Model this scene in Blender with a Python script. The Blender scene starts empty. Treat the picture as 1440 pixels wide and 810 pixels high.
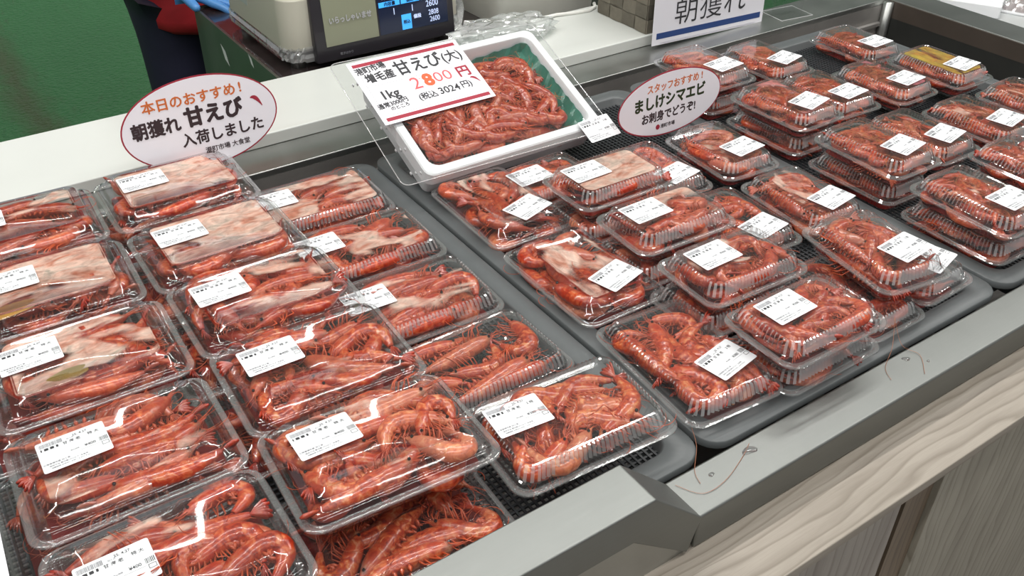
import bpy, bmesh, math, random
import numpy as np
from mathutils import Vector, Matrix, Euler

S = bpy.context.scene
COL = S.collection
random.seed(7)
RNG = np.random.default_rng(7)
PI = math.pi

# ------------------------------------------------------------------ camera
cam_d = bpy.data.cameras.new('camera')
cam_d.sensor_width = 36.0
cam_d.lens = 1308.65 / 1440 * 36
cam_d.clip_start = 0.02
cam = bpy.data.objects.new('camera', cam_d)
COL.objects.link(cam)
CR = Vector((0.82706148, -0.56205303, 0.00810528))
CU = Vector((0.32113645, 0.48428879, 0.81384012))
CF = Vector((0.46134661, 0.67049292, -0.58103232))
mw = Matrix((( CR.x, CU.x, -CF.x, 0), (CR.y, CU.y, -CF.y, 0), (CR.z, CU.z, -CF.z, 0.72), (0, 0, 0, 1)))
cam.matrix_world = mw
S.camera = cam

# ------------------------------------------------------------------ world, lamps, exposure
world = bpy.data.worlds.new('hall_air')
S.world = world
world.use_nodes = True
world.node_tree.nodes['Background'].inputs[0].default_value = (0.93, 0.97, 1.0, 1)
world.node_tree.nodes['Background'].inputs[1].default_value = 0.38
S.view_settings.view_transform = 'Standard'
S.view_settings.look = 'None'
S.view_settings.gamma = 1
S.view_settings.exposure = 0.0
S.cycles.transparent_max_bounces = 28
S.cycles.max_bounces = 10

def area_lamp(name, loc, size, power, rot=(0, 0, 0), color=(1, 0.98, 0.95)):
    d = bpy.data.lights.new(name, 'AREA')
    d.shape = 'RECTANGLE'; d.size = size[0]; d.size_y = size[1]
    d.energy = power; d.color = color
    o = bpy.data.objects.new(name, d); COL.objects.link(o)
    o.location = loc; o.rotation_euler = rot
    return o
TUBES = [((0.5, 1.35, 1.80), 3.6, 42), ((0.6, 0.15, 1.80), 3.6, 28), ((0.8, -1.2, 1.80), 3.6, 20), ((1.6, 5.8, 1.80), 5.0, 60), ((3.0, 0.9, 1.80), 1.5, 18)]
for p_, l_, e_ in TUBES:
    area_lamp('ceiling_tube_light', p_, (l_, 0.07), e_)

# ------------------------------------------------------------------ helpers
def link(o, parent=None):
    COL.objects.link(o)
    if parent is not None:
        o.parent = parent
    return o

def mesh(name, verts, faces, mats=None, smooth=False, matidx=None):
    me = bpy.data.meshes.new(name)
    me.from_pydata([tuple(v) for v in verts], [], [tuple(f) for f in faces])
    if mats is not None:
        for m in (mats if isinstance(mats, (list, tuple)) else [mats]):
            me.materials.append(m)
    if matidx is not None:
        me.polygons.foreach_set('material_index', matidx)
    if smooth:
        me.polygons.foreach_set('use_smooth', [True] * len(me.polygons))
    me.update()
    return me

def obj(name, me, parent=None, loc=(0, 0, 0), rot=(0, 0, 0)):
    o = bpy.data.objects.new(name, me)
    o.location = loc; o.rotation_euler = rot
    return link(o, parent)

def tag(o, label=None, cat=None, group=None, kind=None):
    if label: o['label'] = label
    if cat: o['category'] = cat
    if group: o['group'] = group
    if kind: o['kind'] = kind
    return o

def empty(name, loc=(0, 0, 0), rot=(0, 0, 0), label=None, cat=None, group=None):
    o = bpy.data.objects.new(name, None)
    o.empty_display_size = 0.02
    o.location = loc; o.rotation_euler = rot
    link(o)
    return tag(o, label, cat, group)

class MB:
    def __init__(self):
        self.v = []; self.f = []; self.mi = []
    def add(self, v, f, m=0):
        b = len(self.v)
        self.v += [tuple(x) for x in v]
        self.f += [tuple(i + b for i in q) for q in f]
        self.mi += [m] * len(f)
    def box(self, x0, x1, y0, y1, z0, z1, m=0):
        v = [(x, y, z) for z in (z0, z1) for y in (y0, y1) for x in (x0, x1)]
        self.add(v, [(0, 2, 3, 1), (4, 5, 7, 6), (0, 1, 5, 4), (2, 6, 7, 3), (0, 4, 6, 2), (1, 3, 7, 5)], m)
    def tube(self, pts, r, n=6, m=0, cap=True):
        pts = [Vector(p) for p in pts]
        rs = r if isinstance(r, (list, tuple)) else [r] * len(pts)
        vs = []; fs = []
        up = Vector((0, 0, 1))
        for i, p in enumerate(pts):
            d = (pts[min(i + 1, len(pts) - 1)] - pts[max(i - 1, 0)])
            d = d.normalized() if d.length > 1e-9 else Vector((1, 0, 0))
            u = up if abs(d.dot(up)) < 0.95 else Vector((1, 0, 0))
            a = d.cross(u).normalized(); b = a.cross(d)
            for k in range(n):
                t = 2 * PI * k / n
                vs.append(p + (a * math.cos(t) + b * math.sin(t)) * rs[i])
        for i in range(len(pts) - 1):
            for k in range(n):
                k2 = (k + 1) % n
                fs.append((i * n + k, i * n + k2, (i + 1) * n + k2, (i + 1) * n + k))
        if cap:
            fs.append(tuple(range(n))[::-1]); fs.append(tuple((len(pts) - 1) * n + k for k in range(n)))
        self.add(vs, fs, m)
    def prism(self, poly, z0, z1, m=0):
        n = len(poly)
        v = [(x, y, z0) for x, y in poly] + [(x, y, z1) for x, y in poly]
        f = [tuple(range(n))[::-1], tuple(range(n, 2 * n))] + [(i, (i + 1) % n, n + (i + 1) % n, n + i) for i in range(n)]
        self.add(v, f, m)
    def build(self, name, mats, parent=None, loc=(0, 0, 0), rot=(0, 0, 0), smooth=False, bevel=0, segs=2):
        me = mesh(name, self.v, self.f, mats, smooth, self.mi)
        o = obj(name, me, parent, loc, rot)
        if bevel:
            b = o.modifiers.new('round', 'BEVEL'); b.width = bevel; b.segments = segs
            b.limit_method = 'ANGLE'; b.angle_limit = math.radians(35)
            me.polygons.foreach_set('use_smooth', [True] * len(me.polygons))
            w = o.modifiers.new('wn', 'WEIGHTED_NORMAL'); w.keep_sharp = True
        return o

def rrect(w, d, r, n=6, cx=0, cy=0):
    pts = []
    for sx, sy, a0 in ((1, 1, 0), (-1, 1, 90), (-1, -1, 180), (1, -1, 270)):
        for k in range(n + 1):
            a = math.radians(a0 + 90 * k / n)
            pts.append((cx + sx * (w / 2 - r) + r * math.cos(a), cy + sy * (d / 2 - r) + r * math.sin(a)))
    return pts

# ------------------------------------------------------------------ materials
class N:
    def __init__(self, name):
        self.m = bpy.data.materials.new(name); self.m.use_nodes = True
        self.t = self.m.node_tree
        for n in list(self.t.nodes): self.t.nodes.remove(n)
        self.out = self.t.nodes.new('ShaderNodeOutputMaterial')
    def n(self, kind, **kw):
        nd = self.t.nodes.new('ShaderNode' + kind)
        for k, v in kw.items():
            if k in nd.inputs.keys(): 
                s = nd.inputs[k]
                if hasattr(v, 'is_output'): self.t.links.new(v, s)
                else: s.default_value = v
            else: setattr(nd, k, v)
        return nd
    def l(self, a, b): self.t.links.new(a, b)
    def coord(self, which='Object', scale=(1, 1, 1), rot=(0, 0, 0)):
        tc = self.n('TexCoord'); mp = self.n('Mapping')
        self.l(tc.outputs[which], mp.inputs[0]); mp.inputs['Scale'].default_value = scale
        mp.inputs['Rotation'].default_value = rot
        return mp.outputs[0]
    def noise(self, vec, scale, detail=4, rough=0.55, dist=0):
        nd = self.n('TexNoise'); self.l(vec, nd.inputs['Vector'])
        nd.inputs['Scale'].default_value = scale; nd.inputs['Detail'].default_value = detail
        nd.inputs['Roughness'].default_value = rough; nd.inputs['Distortion'].default_value = dist
        return nd.outputs[0]
    def ramp(self, fac, stops):
        nd = self.n('ValToRGB'); self.l(fac, nd.inputs[0]); e = nd.color_ramp.elements
        while len(e) < len(stops): e.new(0.5)
        for i, (p, c) in enumerate(stops):
            e[i].position = p; e[i].color = (c[0], c[1], c[2], 1) if isinstance(c, (tuple, list)) else (c, c, c, 1)
        return nd.outputs[0]
    def mixc(self, fac, a, b, mode='MIX'):
        nd = self.n('Mix'); nd.data_type = 'RGBA'; nd.blend_type = mode
        for i, v in ((0, fac), (6, a), (7, b)):
            if hasattr(v, 'is_output'): self.l(v, nd.inputs[i])
            else: nd.inputs[i].default_value = v if i == 0 else (v[0], v[1], v[2], 1)
        return nd.outputs[2]
    def math(self, op, a, b=0.0, clamp=False):
        nd = self.n('Math'); nd.operation = op; nd.use_clamp = clamp
        for i, v in ((0, a), (1, b)):
            if hasattr(v, 'is_output'): self.l(v, nd.inputs[i])
            else: nd.inputs[i].default_value = v
        return nd.outputs[0]
    def bump(self, h, strength=0.3, dist=0.001):
        nd = self.n('Bump'); self.l(h, nd.inputs['Height'])
        nd.inputs['Strength'].default_value = strength; nd.inputs['Distance'].default_value = dist
        return nd.outputs[0]
    def bsdf(self, **kw):
        nd = self.n('BsdfPrincipled')
        for k, v in kw.items():
            k = k.replace('_', ' ')
            if hasattr(v, 'is_output'): self.l(v, nd.inputs[k])
            else: nd.inputs[k].default_value = (v[0], v[1], v[2], 1) if isinstance(v, tuple) and len(v) == 3 and 'Color' in k or k == 'Specular Tint' else v
        self.l(nd.outputs[0], self.out.inputs[0])
        return nd

def plain(name, c, rough=0.5, metal=0.0, noise=0.0, nscale=40, bump=0.0, coat=0.0, spec=0.5, bscale=None, emit=0.0):
    w = N(name); v = w.coord()
    kw = dict(Base_Color=tuple(c), Roughness=rough, Metallic=metal, Coat_Weight=coat, Specular_IOR_Level=spec)
    nz = w.noise(v, nscale)
    if noise:
        kw['Base_Color'] = w.mixc(nz, tuple(x * (1 - noise) for x in c), tuple(min(1, x * (1 + noise)) for x in c))
    if bump:
        kw['Normal'] = w.bump(w.noise(v, bscale or nscale * 3), bump)
    if emit:
        kw['Emission_Color'] = tuple(c); kw['Emission_Strength'] = emit
    w.bsdf(**kw)
    return w.m

def steel(name, c=(0.42, 0.43, 0.42), rough=0.32, dirt=0.25, sc=(6, 160, 160), metal=0.92):
    w = N(name)
    v1 = w.coord('Object', sc); v2 = w.coord('Object', (1, 1, 1))
    streak = w.noise(v1, 3, 5, 0.6); blot = w.noise(v2, 9, 5, 0.6, 0.6); fine = w.noise(v2, 60, 3)
    col = w.mixc(blot, tuple(x * (1 - dirt) for x in c), tuple(min(1, x * (1 + dirt * .6)) for x in c))
    rg = w.math('ADD', w.math('MULTIPLY', blot, 0.22), w.math('MULTIPLY', streak, 0.12))
    rg = w.math('ADD', rg, rough - 0.17)
    h = w.math('ADD', w.math('MULTIPLY', streak, 0.5), w.math('MULTIPLY', fine, 0.25))
    w.bsdf(Base_Color=col, Metallic=metal, Roughness=rg, Normal=w.bump(h, 0.12, 0.0006))
    return w.m

def wood(name, rot=(0, 0, 0), c1=(0.36, 0.31, 0.245), c2=(0.56, 0.505, 0.42), k=1.0):
    w = N(name)
    up = rot[1] != 0           # grain runs along z on upright panels, along x on the top
    stretch = (10, 10, 1.6) if up else (1.6, 10, 10)
    tc = w.n('TexCoord'); sx = w.n('SeparateXYZ'); w.l(tc.outputs['Object'], sx.inputs[0])
    cross = sx.outputs[0] if up else sx.outputs[1]
    warp = w.noise(w.coord('Object', stretch), 1.3, 3, 0.55, 0.2)
    ph = w.math('ADD', w.math('MULTIPLY', cross, 75.0 * k), w.math('MULTIPLY', warp, 5.5))
    ring = w.ramp(w.math('FRACT', ph), [(0.0, 0.9), (0.13, 0.0), (0.34, 0.6), (1.0, 0.9)])
    soft = w.noise(w.coord('Object', stretch), 3.0, 4, 0.6, 0.4)
    fib = w.noise(w.coord('Object', (420, 420, 9) if up else (9, 420, 420)), 3, 2)
    f = w.math('ADD', w.math('MULTIPLY', w.math('MULTIPLY', ring, w.math('ADD', soft, 0.45)), 0.50), w.math('MULTIPLY', soft, 0.50))
    col = w.mixc(w.ramp(f, [(0.20, 0.0), (0.70, 1.0)]), c1, c2)
    col = w.mixc(w.math('MULTIPLY', fib, 0.35), col, tuple(x * .62 for x in c1))
    w.bsdf(Base_Color=col, Roughness=0.5, Normal=w.bump(w.math('ADD', f, fib), 0.12, 0.0008))
    return w.m

def plastic_clear(name, haze=0.045, tint=(0.97, 0.975, 0.975), boost=1.5, scale=1.0, wave=0.16):
    w = N(name); v = w.coord()
    h = w.math('ADD', w.math('MULTIPLY', w.noise(v, 20 * scale, 1), 1.0), w.math('MULTIPLY', w.noise(v, 110 * scale, 2), 0.05))
    nrm = w.bump(h, wave, 0.004)
    fr = w.n('LayerWeight'); fr.inputs['Blend'].default_value = 0.5; w.l(nrm, fr.inputs['Normal'])
    sch = w.math('ADD', 0.045, w.math('MULTIPLY', w.math('POWER', fr.outputs['Facing'], 4.0), 0.9))
    fac = w.math('MULTIPLY', sch, boost, True)
    tr = w.n('BsdfTransparent'); tr.inputs[0].default_value = (*tint, 1)
    gl = w.n('BsdfGlossy'); gl.inputs['Roughness'].default_value = 0.07; w.l(nrm, gl.inputs['Normal'])
    df = w.n('BsdfDiffuse'); df.inputs[0].default_value = (0.9, 0.9, 0.9, 1)
    m1 = w.n('MixShader'); m1.inputs[0].default_value = haze; w.l(tr.outputs[0], m1.inputs[1]); w.l(df.outputs[0], m1.inputs[2])
    m2 = w.n('MixShader'); w.l(fac, m2.inputs[0]); w.l(m1.outputs[0], m2.inputs[1]); w.l(gl.outputs[0], m2.inputs[2])
    w.l(m2.outputs[0], w.out.inputs[0])
    return w.m

def wet_groove_mat():
    w = N('red_juice_in_groove'); n = w.noise(w.coord(), 30, 2)
    f = w.math('MULTIPLY', w.math('SUBTRACT', n, .40), 8.0, True)
    tr = w.n('BsdfTransparent'); tr.inputs[0].default_value = (.95, .95, .95, 1)
    df = w.n('BsdfPrincipled'); df.inputs['Base Color'].default_value = (.20, .014, .008, 1); df.inputs['Roughness'].default_value = .15
    gl = w.n('BsdfGlossy'); gl.inputs['Roughness'].default_value = .08
    m0 = w.n('MixShader'); m0.inputs[0].default_value = .12; w.l(tr.outputs[0], m0.inputs[1]); w.l(gl.outputs[0], m0.inputs[2])
    mx = w.n('MixShader'); w.l(w.math('MULTIPLY', f, .75), mx.inputs[0]); w.l(m0.outputs[0], mx.inputs[1]); w.l(df.outputs[0], mx.inputs[2])
    w.l(mx.outputs[0], w.out.inputs[0])
    return w.m

def film_mat():
    # wet contact patches on the inside of a lid; strength and painted sheen tint come from the object's colour
    w = N('moisture_and_sheen_film'); oi = w.n('ObjectInfo'); sep = w.n('SeparateColor'); w.l(oi.outputs['Color'], sep.inputs[0])
    tc = w.n('TexCoord'); va = w.n('VectorMath'); va.operation = 'ADD'
    w.l(tc.outputs['Object'], va.inputs[0])
    cmb = w.n('CombineXYZ'); w.l(w.math('MULTIPLY', oi.outputs['Random'], 37.0), cmb.inputs[0]); w.l(w.math('MULTIPLY', oi.outputs['Random'], 11.0), cmb.inputs[1])
    w.l(cmb.outputs[0], va.inputs[1])
    mp = w.n('Mapping'); w.l(va.outputs[0], mp.inputs[0]); mp.inputs['Scale'].default_value = (0.7, 1.3, 1)
    v = mp.outputs[0]
    n1 = w.noise(v, 17, 2, 0.45, 0.8)
    edge = w.math('SUBTRACT', 1.0, oi.outputs['Alpha'])
    f = w.math('SUBTRACT', n1, w.math('ADD', w.math('MULTIPLY', edge, 0.42), 0.24))
    f = w.math('MULTIPLY', f, 13.0, True)
    n2 = w.noise(v, 50, 5, 0.65, 1.2)
    f2 = w.math('MULTIPLY', f, w.math('ADD', w.math('MULTIPLY', n2, 1.5), -0.02), True)
    col = w.ramp(w.noise(v, 33, 3, 0.6, 1.2), [(0.28, (0.62, 0.22, 0.13)), (0.42, (0.82, 0.50, 0.39)), (0.56, (0.88, 0.66, 0.55)), (0.72, (0.50, 0.44, 0.36))])
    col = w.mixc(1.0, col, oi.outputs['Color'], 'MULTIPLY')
    df = w.n('BsdfPrincipled'); w.l(col, df.inputs['Base Color']); df.inputs['Roughness'].default_value = 0.6; df.inputs['Specular IOR Level'].default_value = 0.2
    tr = w.n('BsdfTransparent')
    mx = w.n('MixShader'); w.l(f2, mx.inputs[0]); w.l(tr.outputs[0], mx.inputs[1]); w.l(df.outputs[0], mx.inputs[2])
    w.l(mx.outputs[0], w.out.inputs[0])
    return w.m

def shrimp_mat():
    w = N('raw_shrimp_shell'); v = w.coord()
    oi = w.n('ObjectInfo'); at = w.n('Attribute', attribute_name='tone'); sep = w.n('SeparateColor')
    w.l(at.outputs['Color'], sep.inputs[0])      # R: redness  G: segment edge  B: batch tint
    rnd = w.math('FRACT', w.math('ADD', oi.outputs['Random'], sep.outputs[2]))
    n1 = w.noise(v, 88, 4, 0.62, 1.4); n2 = w.noise(v, 300, 3, 0.6)
    base = w.ramp(n1, [(0.33, (0.20, 0.010, 0.004)), (0.45, (0.50, 0.055, 0.014)), (0.57, (0.70, 0.17, 0.050)), (0.68, (0.84, 0.43, 0.22))])
    red = w.mixc(n2, (0.30, 0.012, 0.006), (0.60, 0.070, 0.022))
    col = w.mixc(w.math('MULTIPLY', sep.outputs[0], 0.8), base, red)
    col = w.mixc(w.math('MULTIPLY', sep.outputs[1], 0.8), col, (0.30, 0.02, 0.010))
    pale = w.math('MULTIPLY', w.math('SUBTRACT', rnd, 0.66), 1.7, True)
    col = w.mixc(w.math('MULTIPLY', pale, w.math('ADD', w.math('MULTIPLY', n1, 0.7), 0.25)), col, (0.84, 0.47, 0.32))
    grey = w.math('MULTIPLY', w.math('SUBTRACT', w.noise(v, 38, 2, 0.5, 0.3), 0.66), 8.0, True)
    col = w.mixc(w.math('MULTIPLY', grey, 0.55), col, (0.16, 0.15, 0.12))
    col = w.mixc(1.0, col, oi.outputs['Color'], 'MULTIPLY')
    w.bsdf(Base_Color=col, Roughness=0.30, Coat_Weight=0.55, Coat_Roughness=0.12, Subsurface_Weight=0.0,
           Normal=w.bump(w.math('ADD', n1, w.math('MULTIPLY', n2, 0.4)), 0.35, 0.0012))
    return w.m

def label_white(name='sticker_paper'):
    return plain(name, (0.83, 0.85, 0.88), 0.45, spec=0.4)

M = {}
M['steel'] = steel('brushed_steel', (0.46, 0.47, 0.455), 0.36)
M['steel_rim'] = steel('brushed_steel_rim', (0.255, 0.265, 0.255), 0.46, 0.2)
M['steel_dark'] = steel('well_steel', (0.34, 0.325, 0.31), 0.48, 0.4, (60, 60, 6), .45)
M['wood_top'] = wood('grey_oak_laminate', (0, 0, 0), (0.23, 0.195, 0.155), (0.40, 0.355, 0.30))
M['wood_v'] = wood('grey_oak_laminate_upright', (0, PI / 2, 0), (0.235, 0.21, 0.165), (0.40, 0.37, 0.305), 0.8)
M['wood_b'] = wood('brown_oak_stile', (0, PI / 2, 0), (0.13, 0.095, 0.065), (0.24, 0.18, 0.125))
M['wood_l'] = wood('mauve_oak_panel', (0, PI / 2, 0), (0.26, 0.225, 0.195), (0.42, 0.38, 0.34), 0.8)
M['black'] = plain('black_gap', (0.012, 0.012, 0.012), 0.6)
M['tray'] = plain('grey_tray_plastic', (0.105, 0.115, 0.118), 0.42, noise=0.12, nscale=30, bump=0.08, bscale=300)
M['mesh'] = plain('dark_mesh_plastic', (0.035, 0.038, 0.042), 0.45)
M['white_lam'] = plain('white_counter_laminate', (0.66, 0.68, 0.65), 0.28, noise=0.06, nscale=6, spec=0.5)
M['foam'] = plain('white_foam', (0.86, 0.87, 0.89), 0.65, noise=0.03, nscale=60, bump=0.1, bscale=260)
M['clear'] = plastic_clear('clear_lid_plastic', 0.016, boost=1.7)
M['clear_ribbed'] = plastic_clear('clear_ribbed_plastic', 0.025, boost=1.7, scale=1.3)
M['clear_ribs'] = plastic_clear('clear_rib_plastic', 0.30, boost=3.0)
M['clear_edge'] = plastic_clear('clear_flange_plastic', 0.13, boost=2.8)
M['clear_base'] = plastic_clear('clear_tub_plastic', 0.03, boost=1.3)
M['acrylic'] = plastic_clear('clear_acrylic_sheet', 0.008, boost=0.7, scale=0.08)
M['bag'] = plastic_clear('crinkled_clear_film', 0.30, (0.93, 0.96, 0.95), 2.2, 2.4, 0.6)
M['film'] = film_mat()
M['wet_groove'] = wet_groove_mat()
M['shrimp'] = shrimp_mat()
M['feeler'] = plain('shrimp_feeler', (0.52, 0.085, 0.028), 0.35, noise=0.5, nscale=30, coat=0.3)
M['eye'] = plain('shrimp_eye', (0.012, 0.012, 0.015), 0.12, coat=0.5)
M['paper'] = label_white()
M['ink'] = plain('black_print', (0.03, 0.03, 0.035), 0.6)
M['ink_grey'] = plain('grey_print', (0.22, 0.22, 0.24), 0.6)
M['ink_brown'] = plain('dark_brown_print', (0.035, 0.018, 0.022), 0.6)
M['ink_green'] = plain('dark_green_print', (0.02, 0.035, 0.006), 0.6)
M['ink_orange'] = plain('orange_print', (0.62, 0.15, 0.03), 0.6)
M['ink_red'] = plain('crimson_print', (0.36, 0.02, 0.045), 0.6)
M['ink_pink'] = plain('red_marker', (0.78, 0.12, 0.13), 0.6)
M['ink_warm'] = plain('orange_red_marker', (0.80, 0.12, 0.04), 0.6)
M['ink_navy'] = plain('navy_print', (0.02, 0.06, 0.22), 0.5)
M['sign'] = plain('sign_card', (0.88, 0.87, 0.93), 0.4)
M['greenfilm'] = None

# ------------------------------------------------------------------ text
def text_mesh(body, size, mat, bold=0.0, extrude=0.00012, align='CENTER', shear=0.0):
    c = bpy.data.curves.new('print', 'FONT')
    c.body = body; c.size = size; c.extrude = extrude; c.offset = min(bold, .006) * size
    c.align_x = align; c.align_y = 'CENTER'; c.resolution_u = 3; c.shear = shear
    o = bpy.data.objects.new('tmp', c); COL.objects.link(o)
    bpy.context.view_layer.update()
    dg = bpy.context.evaluated_depsgraph_get()
    me = bpy.data.meshes.new_from_object(o.evaluated_get(dg))
    bpy.data.objects.remove(o); bpy.data.curves.remove(c)
    if bold > .008:      # heavier strokes: shifted copies of the same thin letters
        b = MB(); q = bold * size * .95
        fs = [tuple(p.vertices) for p in me.polygons]
        for k, (dx, dy) in enumerate(((-1, 0), (1, 0), (0, -1), (0, 1), (.7, .7), (-.7, .7), (.7, -.7), (-.7, -.7)) if bold > .02 else ((-1, 0), (1, 0), (0, -1), (0, 1))):
            b.add([(v.co.x + dx * q, v.co.y + dy * q, v.co.z + k * 2e-6) for v in me.vertices], fs)
        me = mesh('print', b.v, b.f)
    me.materials.clear(); me.materials.append(mat)
    me.name = 'print'
    return me

def text(name, body, size, mat, parent, loc, rot=(0, 0, 0), bold=0.0, align='CENTER', sx=1.0, shear=0.0):
    me = text_mesh(body, size, mat, bold, align=align, shear=shear)
    o = obj(name, me, parent, loc, rot); o.scale = (sx, 1, 1)
    return o

def join_meshes(items, name):
    """items: (mesh, Matrix, material) -> one mesh"""
    mb = MB(); mats = []
    for me, mx, mat in items:
        if mat not in mats: mats.append(mat)
        mb.add([mx @ v.co for v in me.vertices], [tuple(p.vertices) for p in me.polygons], mats.index(mat))
    return mesh(name, mb.v, mb.f, mats, False, mb.mi)

# ================================================================== STRUCTURE
w = N('green_floor_paint'); v = w.coord()
nz = w.noise(v, 1.6, 4, 0.6, 0.5); fine = w.noise(v, 55, 3, 0.6)
spot = w.noise(w.coord('Object', (1.6, 0.55, 1)), 3.1, 4, 0.65, 1.2)
c = w.mixc(nz, (0.022, 0.17, 0.040), (0.036, 0.25, 0.062))
sp = w.n('SeparateXYZ'); w.l(w.coord(), sp.inputs[0])
streak = w.math('SUBTRACT', 1.0, w.math('MULTIPLY', w.math('ABSOLUTE', w.math('SUBTRACT', w.math('ADD', sp.outputs[0], w.math('MULTIPLY', spot, 0.25)), 0.47)), 9.0), True)
c = w.mixc(w.math('MULTIPLY', streak, 0.75), c, (0.07, 0.075, 0.015))
c = w.mixc(w.math('MULTIPLY', w.math('SUBTRACT', spot, 0.60), 5.0, True), c, (0.05, 0.085, 0.02))
w.bsdf(Base_Color=c, Roughness=0.42, Normal=w.bump(fine, 0.9, 0.03))
M['floor'] = w.m
mb = MB(); mb.box(-6, 10, 0.9, 11, -0.90, -0.85); tag(mb.build('floor', M['floor']), kind='structure')
mb = MB(); mb.box(-6, 10, -5, 0.9, -0.90, -0.85); tag(mb.build('floor', plain('grey_shop_floor', (.38, .36, .34), .5, noise=.1, nscale=5)), kind='structure')
M['ceil'] = plain('white_ceiling', (0.72, 0.73, 0.72), 0.8, noise=0.03, nscale=3)
mb = MB(); mb.box(-6, 10, -5, 11, 1.86, 1.92); tag(mb.build('ceiling', M['ceil']), kind='structure')

# ================================================================== DISPLAY COUNTER
YF, YFB = 0.404, 0.458          # front rim
XL, XR = -0.95, 2.90
WX0, WX1, WY1 = -0.90, 1.988, 1.318   # well
counter = empty('display_counter', (0.7, 0.9, -0.85), label='long stainless steel display counter with grey oak front holding all the trays', cat='counter')
def cpart(mb, name, mat, **kw):
    o = mb.build(name, mat, None, **kw); o.parent = counter; o.location = (-0.7, -0.9, 0.85); return o
mb = MB(); mb.box(0.506, 2.078, YF, YFB, -0.047, 0.0); cpart(mb, 'front_rim', M['steel_rim'], bevel=0.003)
# raised left rim with its chamfered end
mb = MB()
prof = [(-0.95, 0.069), (0.440, 0.069), (0.509, 0.000), (0.4955, -0.045), (0.418, 0.022), (-0.95, 0.022)]
n = len(prof)
v = [(x, YF - 0.0015, z) for x, z in prof] + [(x, YFB - 0.002, z) for x, z in prof]
mb.add(v, [tuple(range(n)), tuple(range(n, 2 * n))[::-1]] + [((i + 1) % n, i, n + i, n + (i + 1) % n) for i in range(n)])
cpart(mb, 'raised_rim', M['steel_rim'], bevel=0.002)
mb = MB(); mb.box(-0.95, 0.425, YF + 0.003, YFB - 0.004, -0.047, 0.024); mb.box(0.425, 0.4975, YF + 0.003, YFB - 0.004, -0.047, 0.008); mb.box(0.425, 0.462, YF + 0.003, YFB - 0.004, 0.008, 0.022); cpart(mb, 'rim_riser', M['steel'])
mb = MB(); mb.box(WX1, 2.078, YFB, 1.42, -0.04, 0.0); cpart(mb, 'end_rim', M['steel_rim'], bevel=0.0025)
mb = MB(); mb.box(-0.95, WX1, WY1, 1.425, -0.012, 0.0); cpart(mb, 'back_shelf', M['steel'], bevel=0.002)
mb = MB(); mb.box(WX0, WX1 - 0.002, WY1, WY1 + 0.006, -0.16, -0.012); mb.box(WX0, WX1, WY1 - 0.010, WY1, -0.060, -0.052)
cpart(mb, 'well_back_wall', M['steel_dark'])
mb = MB(); mb.box(WX1 - 0.004, WX1 + 0.006, YFB, WY1, -0.16, -0.040); cpart(mb, 'well_end_wall', plain('dark_well_lining', (0.022, 0.023, 0.021), .45, noise=.3, nscale=12))
mb = MB(); mb.box(WX1 - 0.0035, WX1 - 0.0005, YFB, WY1, -0.040, -0.002); cpart(mb, 'brown_trim_strip', plain('brown_grey_trim', (0.065, 0.050, 0.040), .5, noise=.3, nscale=12))
mb = MB(); mb.box(WX0, WX1, YFB - 0.006, YFB, -0.16, -0.047); cpart(mb, 'well_front_wall', M['steel_dark'])
mb = MB(); mb.box(WX0, WX1, YFB, WY1, -0.17, -0.16); cpart(mb, 'well_floor', M['steel_dark'])
mb = MB(); mb.tube([(WX1 - 0.012, WY1 - 0.012, -0.158), (WX1 - 0.012, WY1 - 0.012, -0.003)], 0.012, 10); cpart(mb, 'well_corner', M['steel'], smooth=True)
mb = MB(); mb.box(-0.95, 2.078, 0.328, YF + 0.03, -0.062, -0.047); cpart(mb, 'wood_top', M['wood_top'], bevel=0.0015)
mb = MB(); mb.box(-0.95, 0.772, 0.340, 0.366, -0.80, -0.062); cpart(mb, 'wood_panel', M['wood_l'])
mb = MB(); mb.box(0.772, 0.786, 0.356, 0.366, -0.80, -0.062); cpart(mb, 'shadow_gap', M['black'])
mb = MB(); mb.box(0.786, 0.838, 0.342, 0.366, -0.80, -0.062); cpart(mb, 'wood_stile', M['wood_b'])
mb = MB(); mb.box(0.8385, 2.078, 0.334, 0.3525, -0.80, -0.062); cpart(mb, 'wood_panel', M['wood_v'], bevel=0.001)
mb = MB(); mb.box(-0.95, 2.078, 0.366, 1.42, -0.80, -0.17); mb.box(-0.95, 2.078, 0.37, 0.44, -0.17, -0.064); cpart(mb, 'carcass', M['steel_dark'])
mb = MB(); mb.box(-0.95, 2.078, 0.40, 1.40, -0.85, -0.80); cpart(mb, 'plinth', M['black'])

# water drops on the front rim
WATER = plastic_clear('water', 0.06, boost=1.4)
def drop(x, y, z, sx, sy, label):
    rings = [(1.0, 0), (0.86, 0.45), (0.55, 0.85), (0.2, 1.0)]
    ph = random.random() * 6
    vs = []; fs = []; n = 14
    for r, h in rings:
        for k in range(n):
            a = 2 * PI * k / n; q = r * (1 + 0.18 * math.sin(2 * a + ph) + 0.10 * math.sin(3 * a + 2 * ph))
            vs.append((q * sx * math.cos(a), q * sy * math.sin(a), h * 0.0012))
    for i in range(3):
        for k in range(n): fs.append((i * n + k, i * n + (k + 1) % n, (i + 1) * n + (k + 1) % n, (i + 1) * n + k))
    fs.append(tuple(3 * n + k for k in range(n))); fs.append(tuple(range(n))[::-1])
    tag(obj('water_drop', mesh('water_drop', vs, fs, WATER, True), None, (x, y, z)), label, 'water drop')
drop(0.6157, 0.442, 0.0001, 0.0085, 0.006, 'large clear water drop on the front steel rim below the big-shrimp pack')
drop(0.5568, 0.4395, 0.0001, 0.0035, 0.003, 'small round water drop near the notch of the steel rim')
drop(0.886, 0.4455, 0.0001, 0.006, 0.0035, 'long water smear on the steel rim near the middle tray corner')
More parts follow.
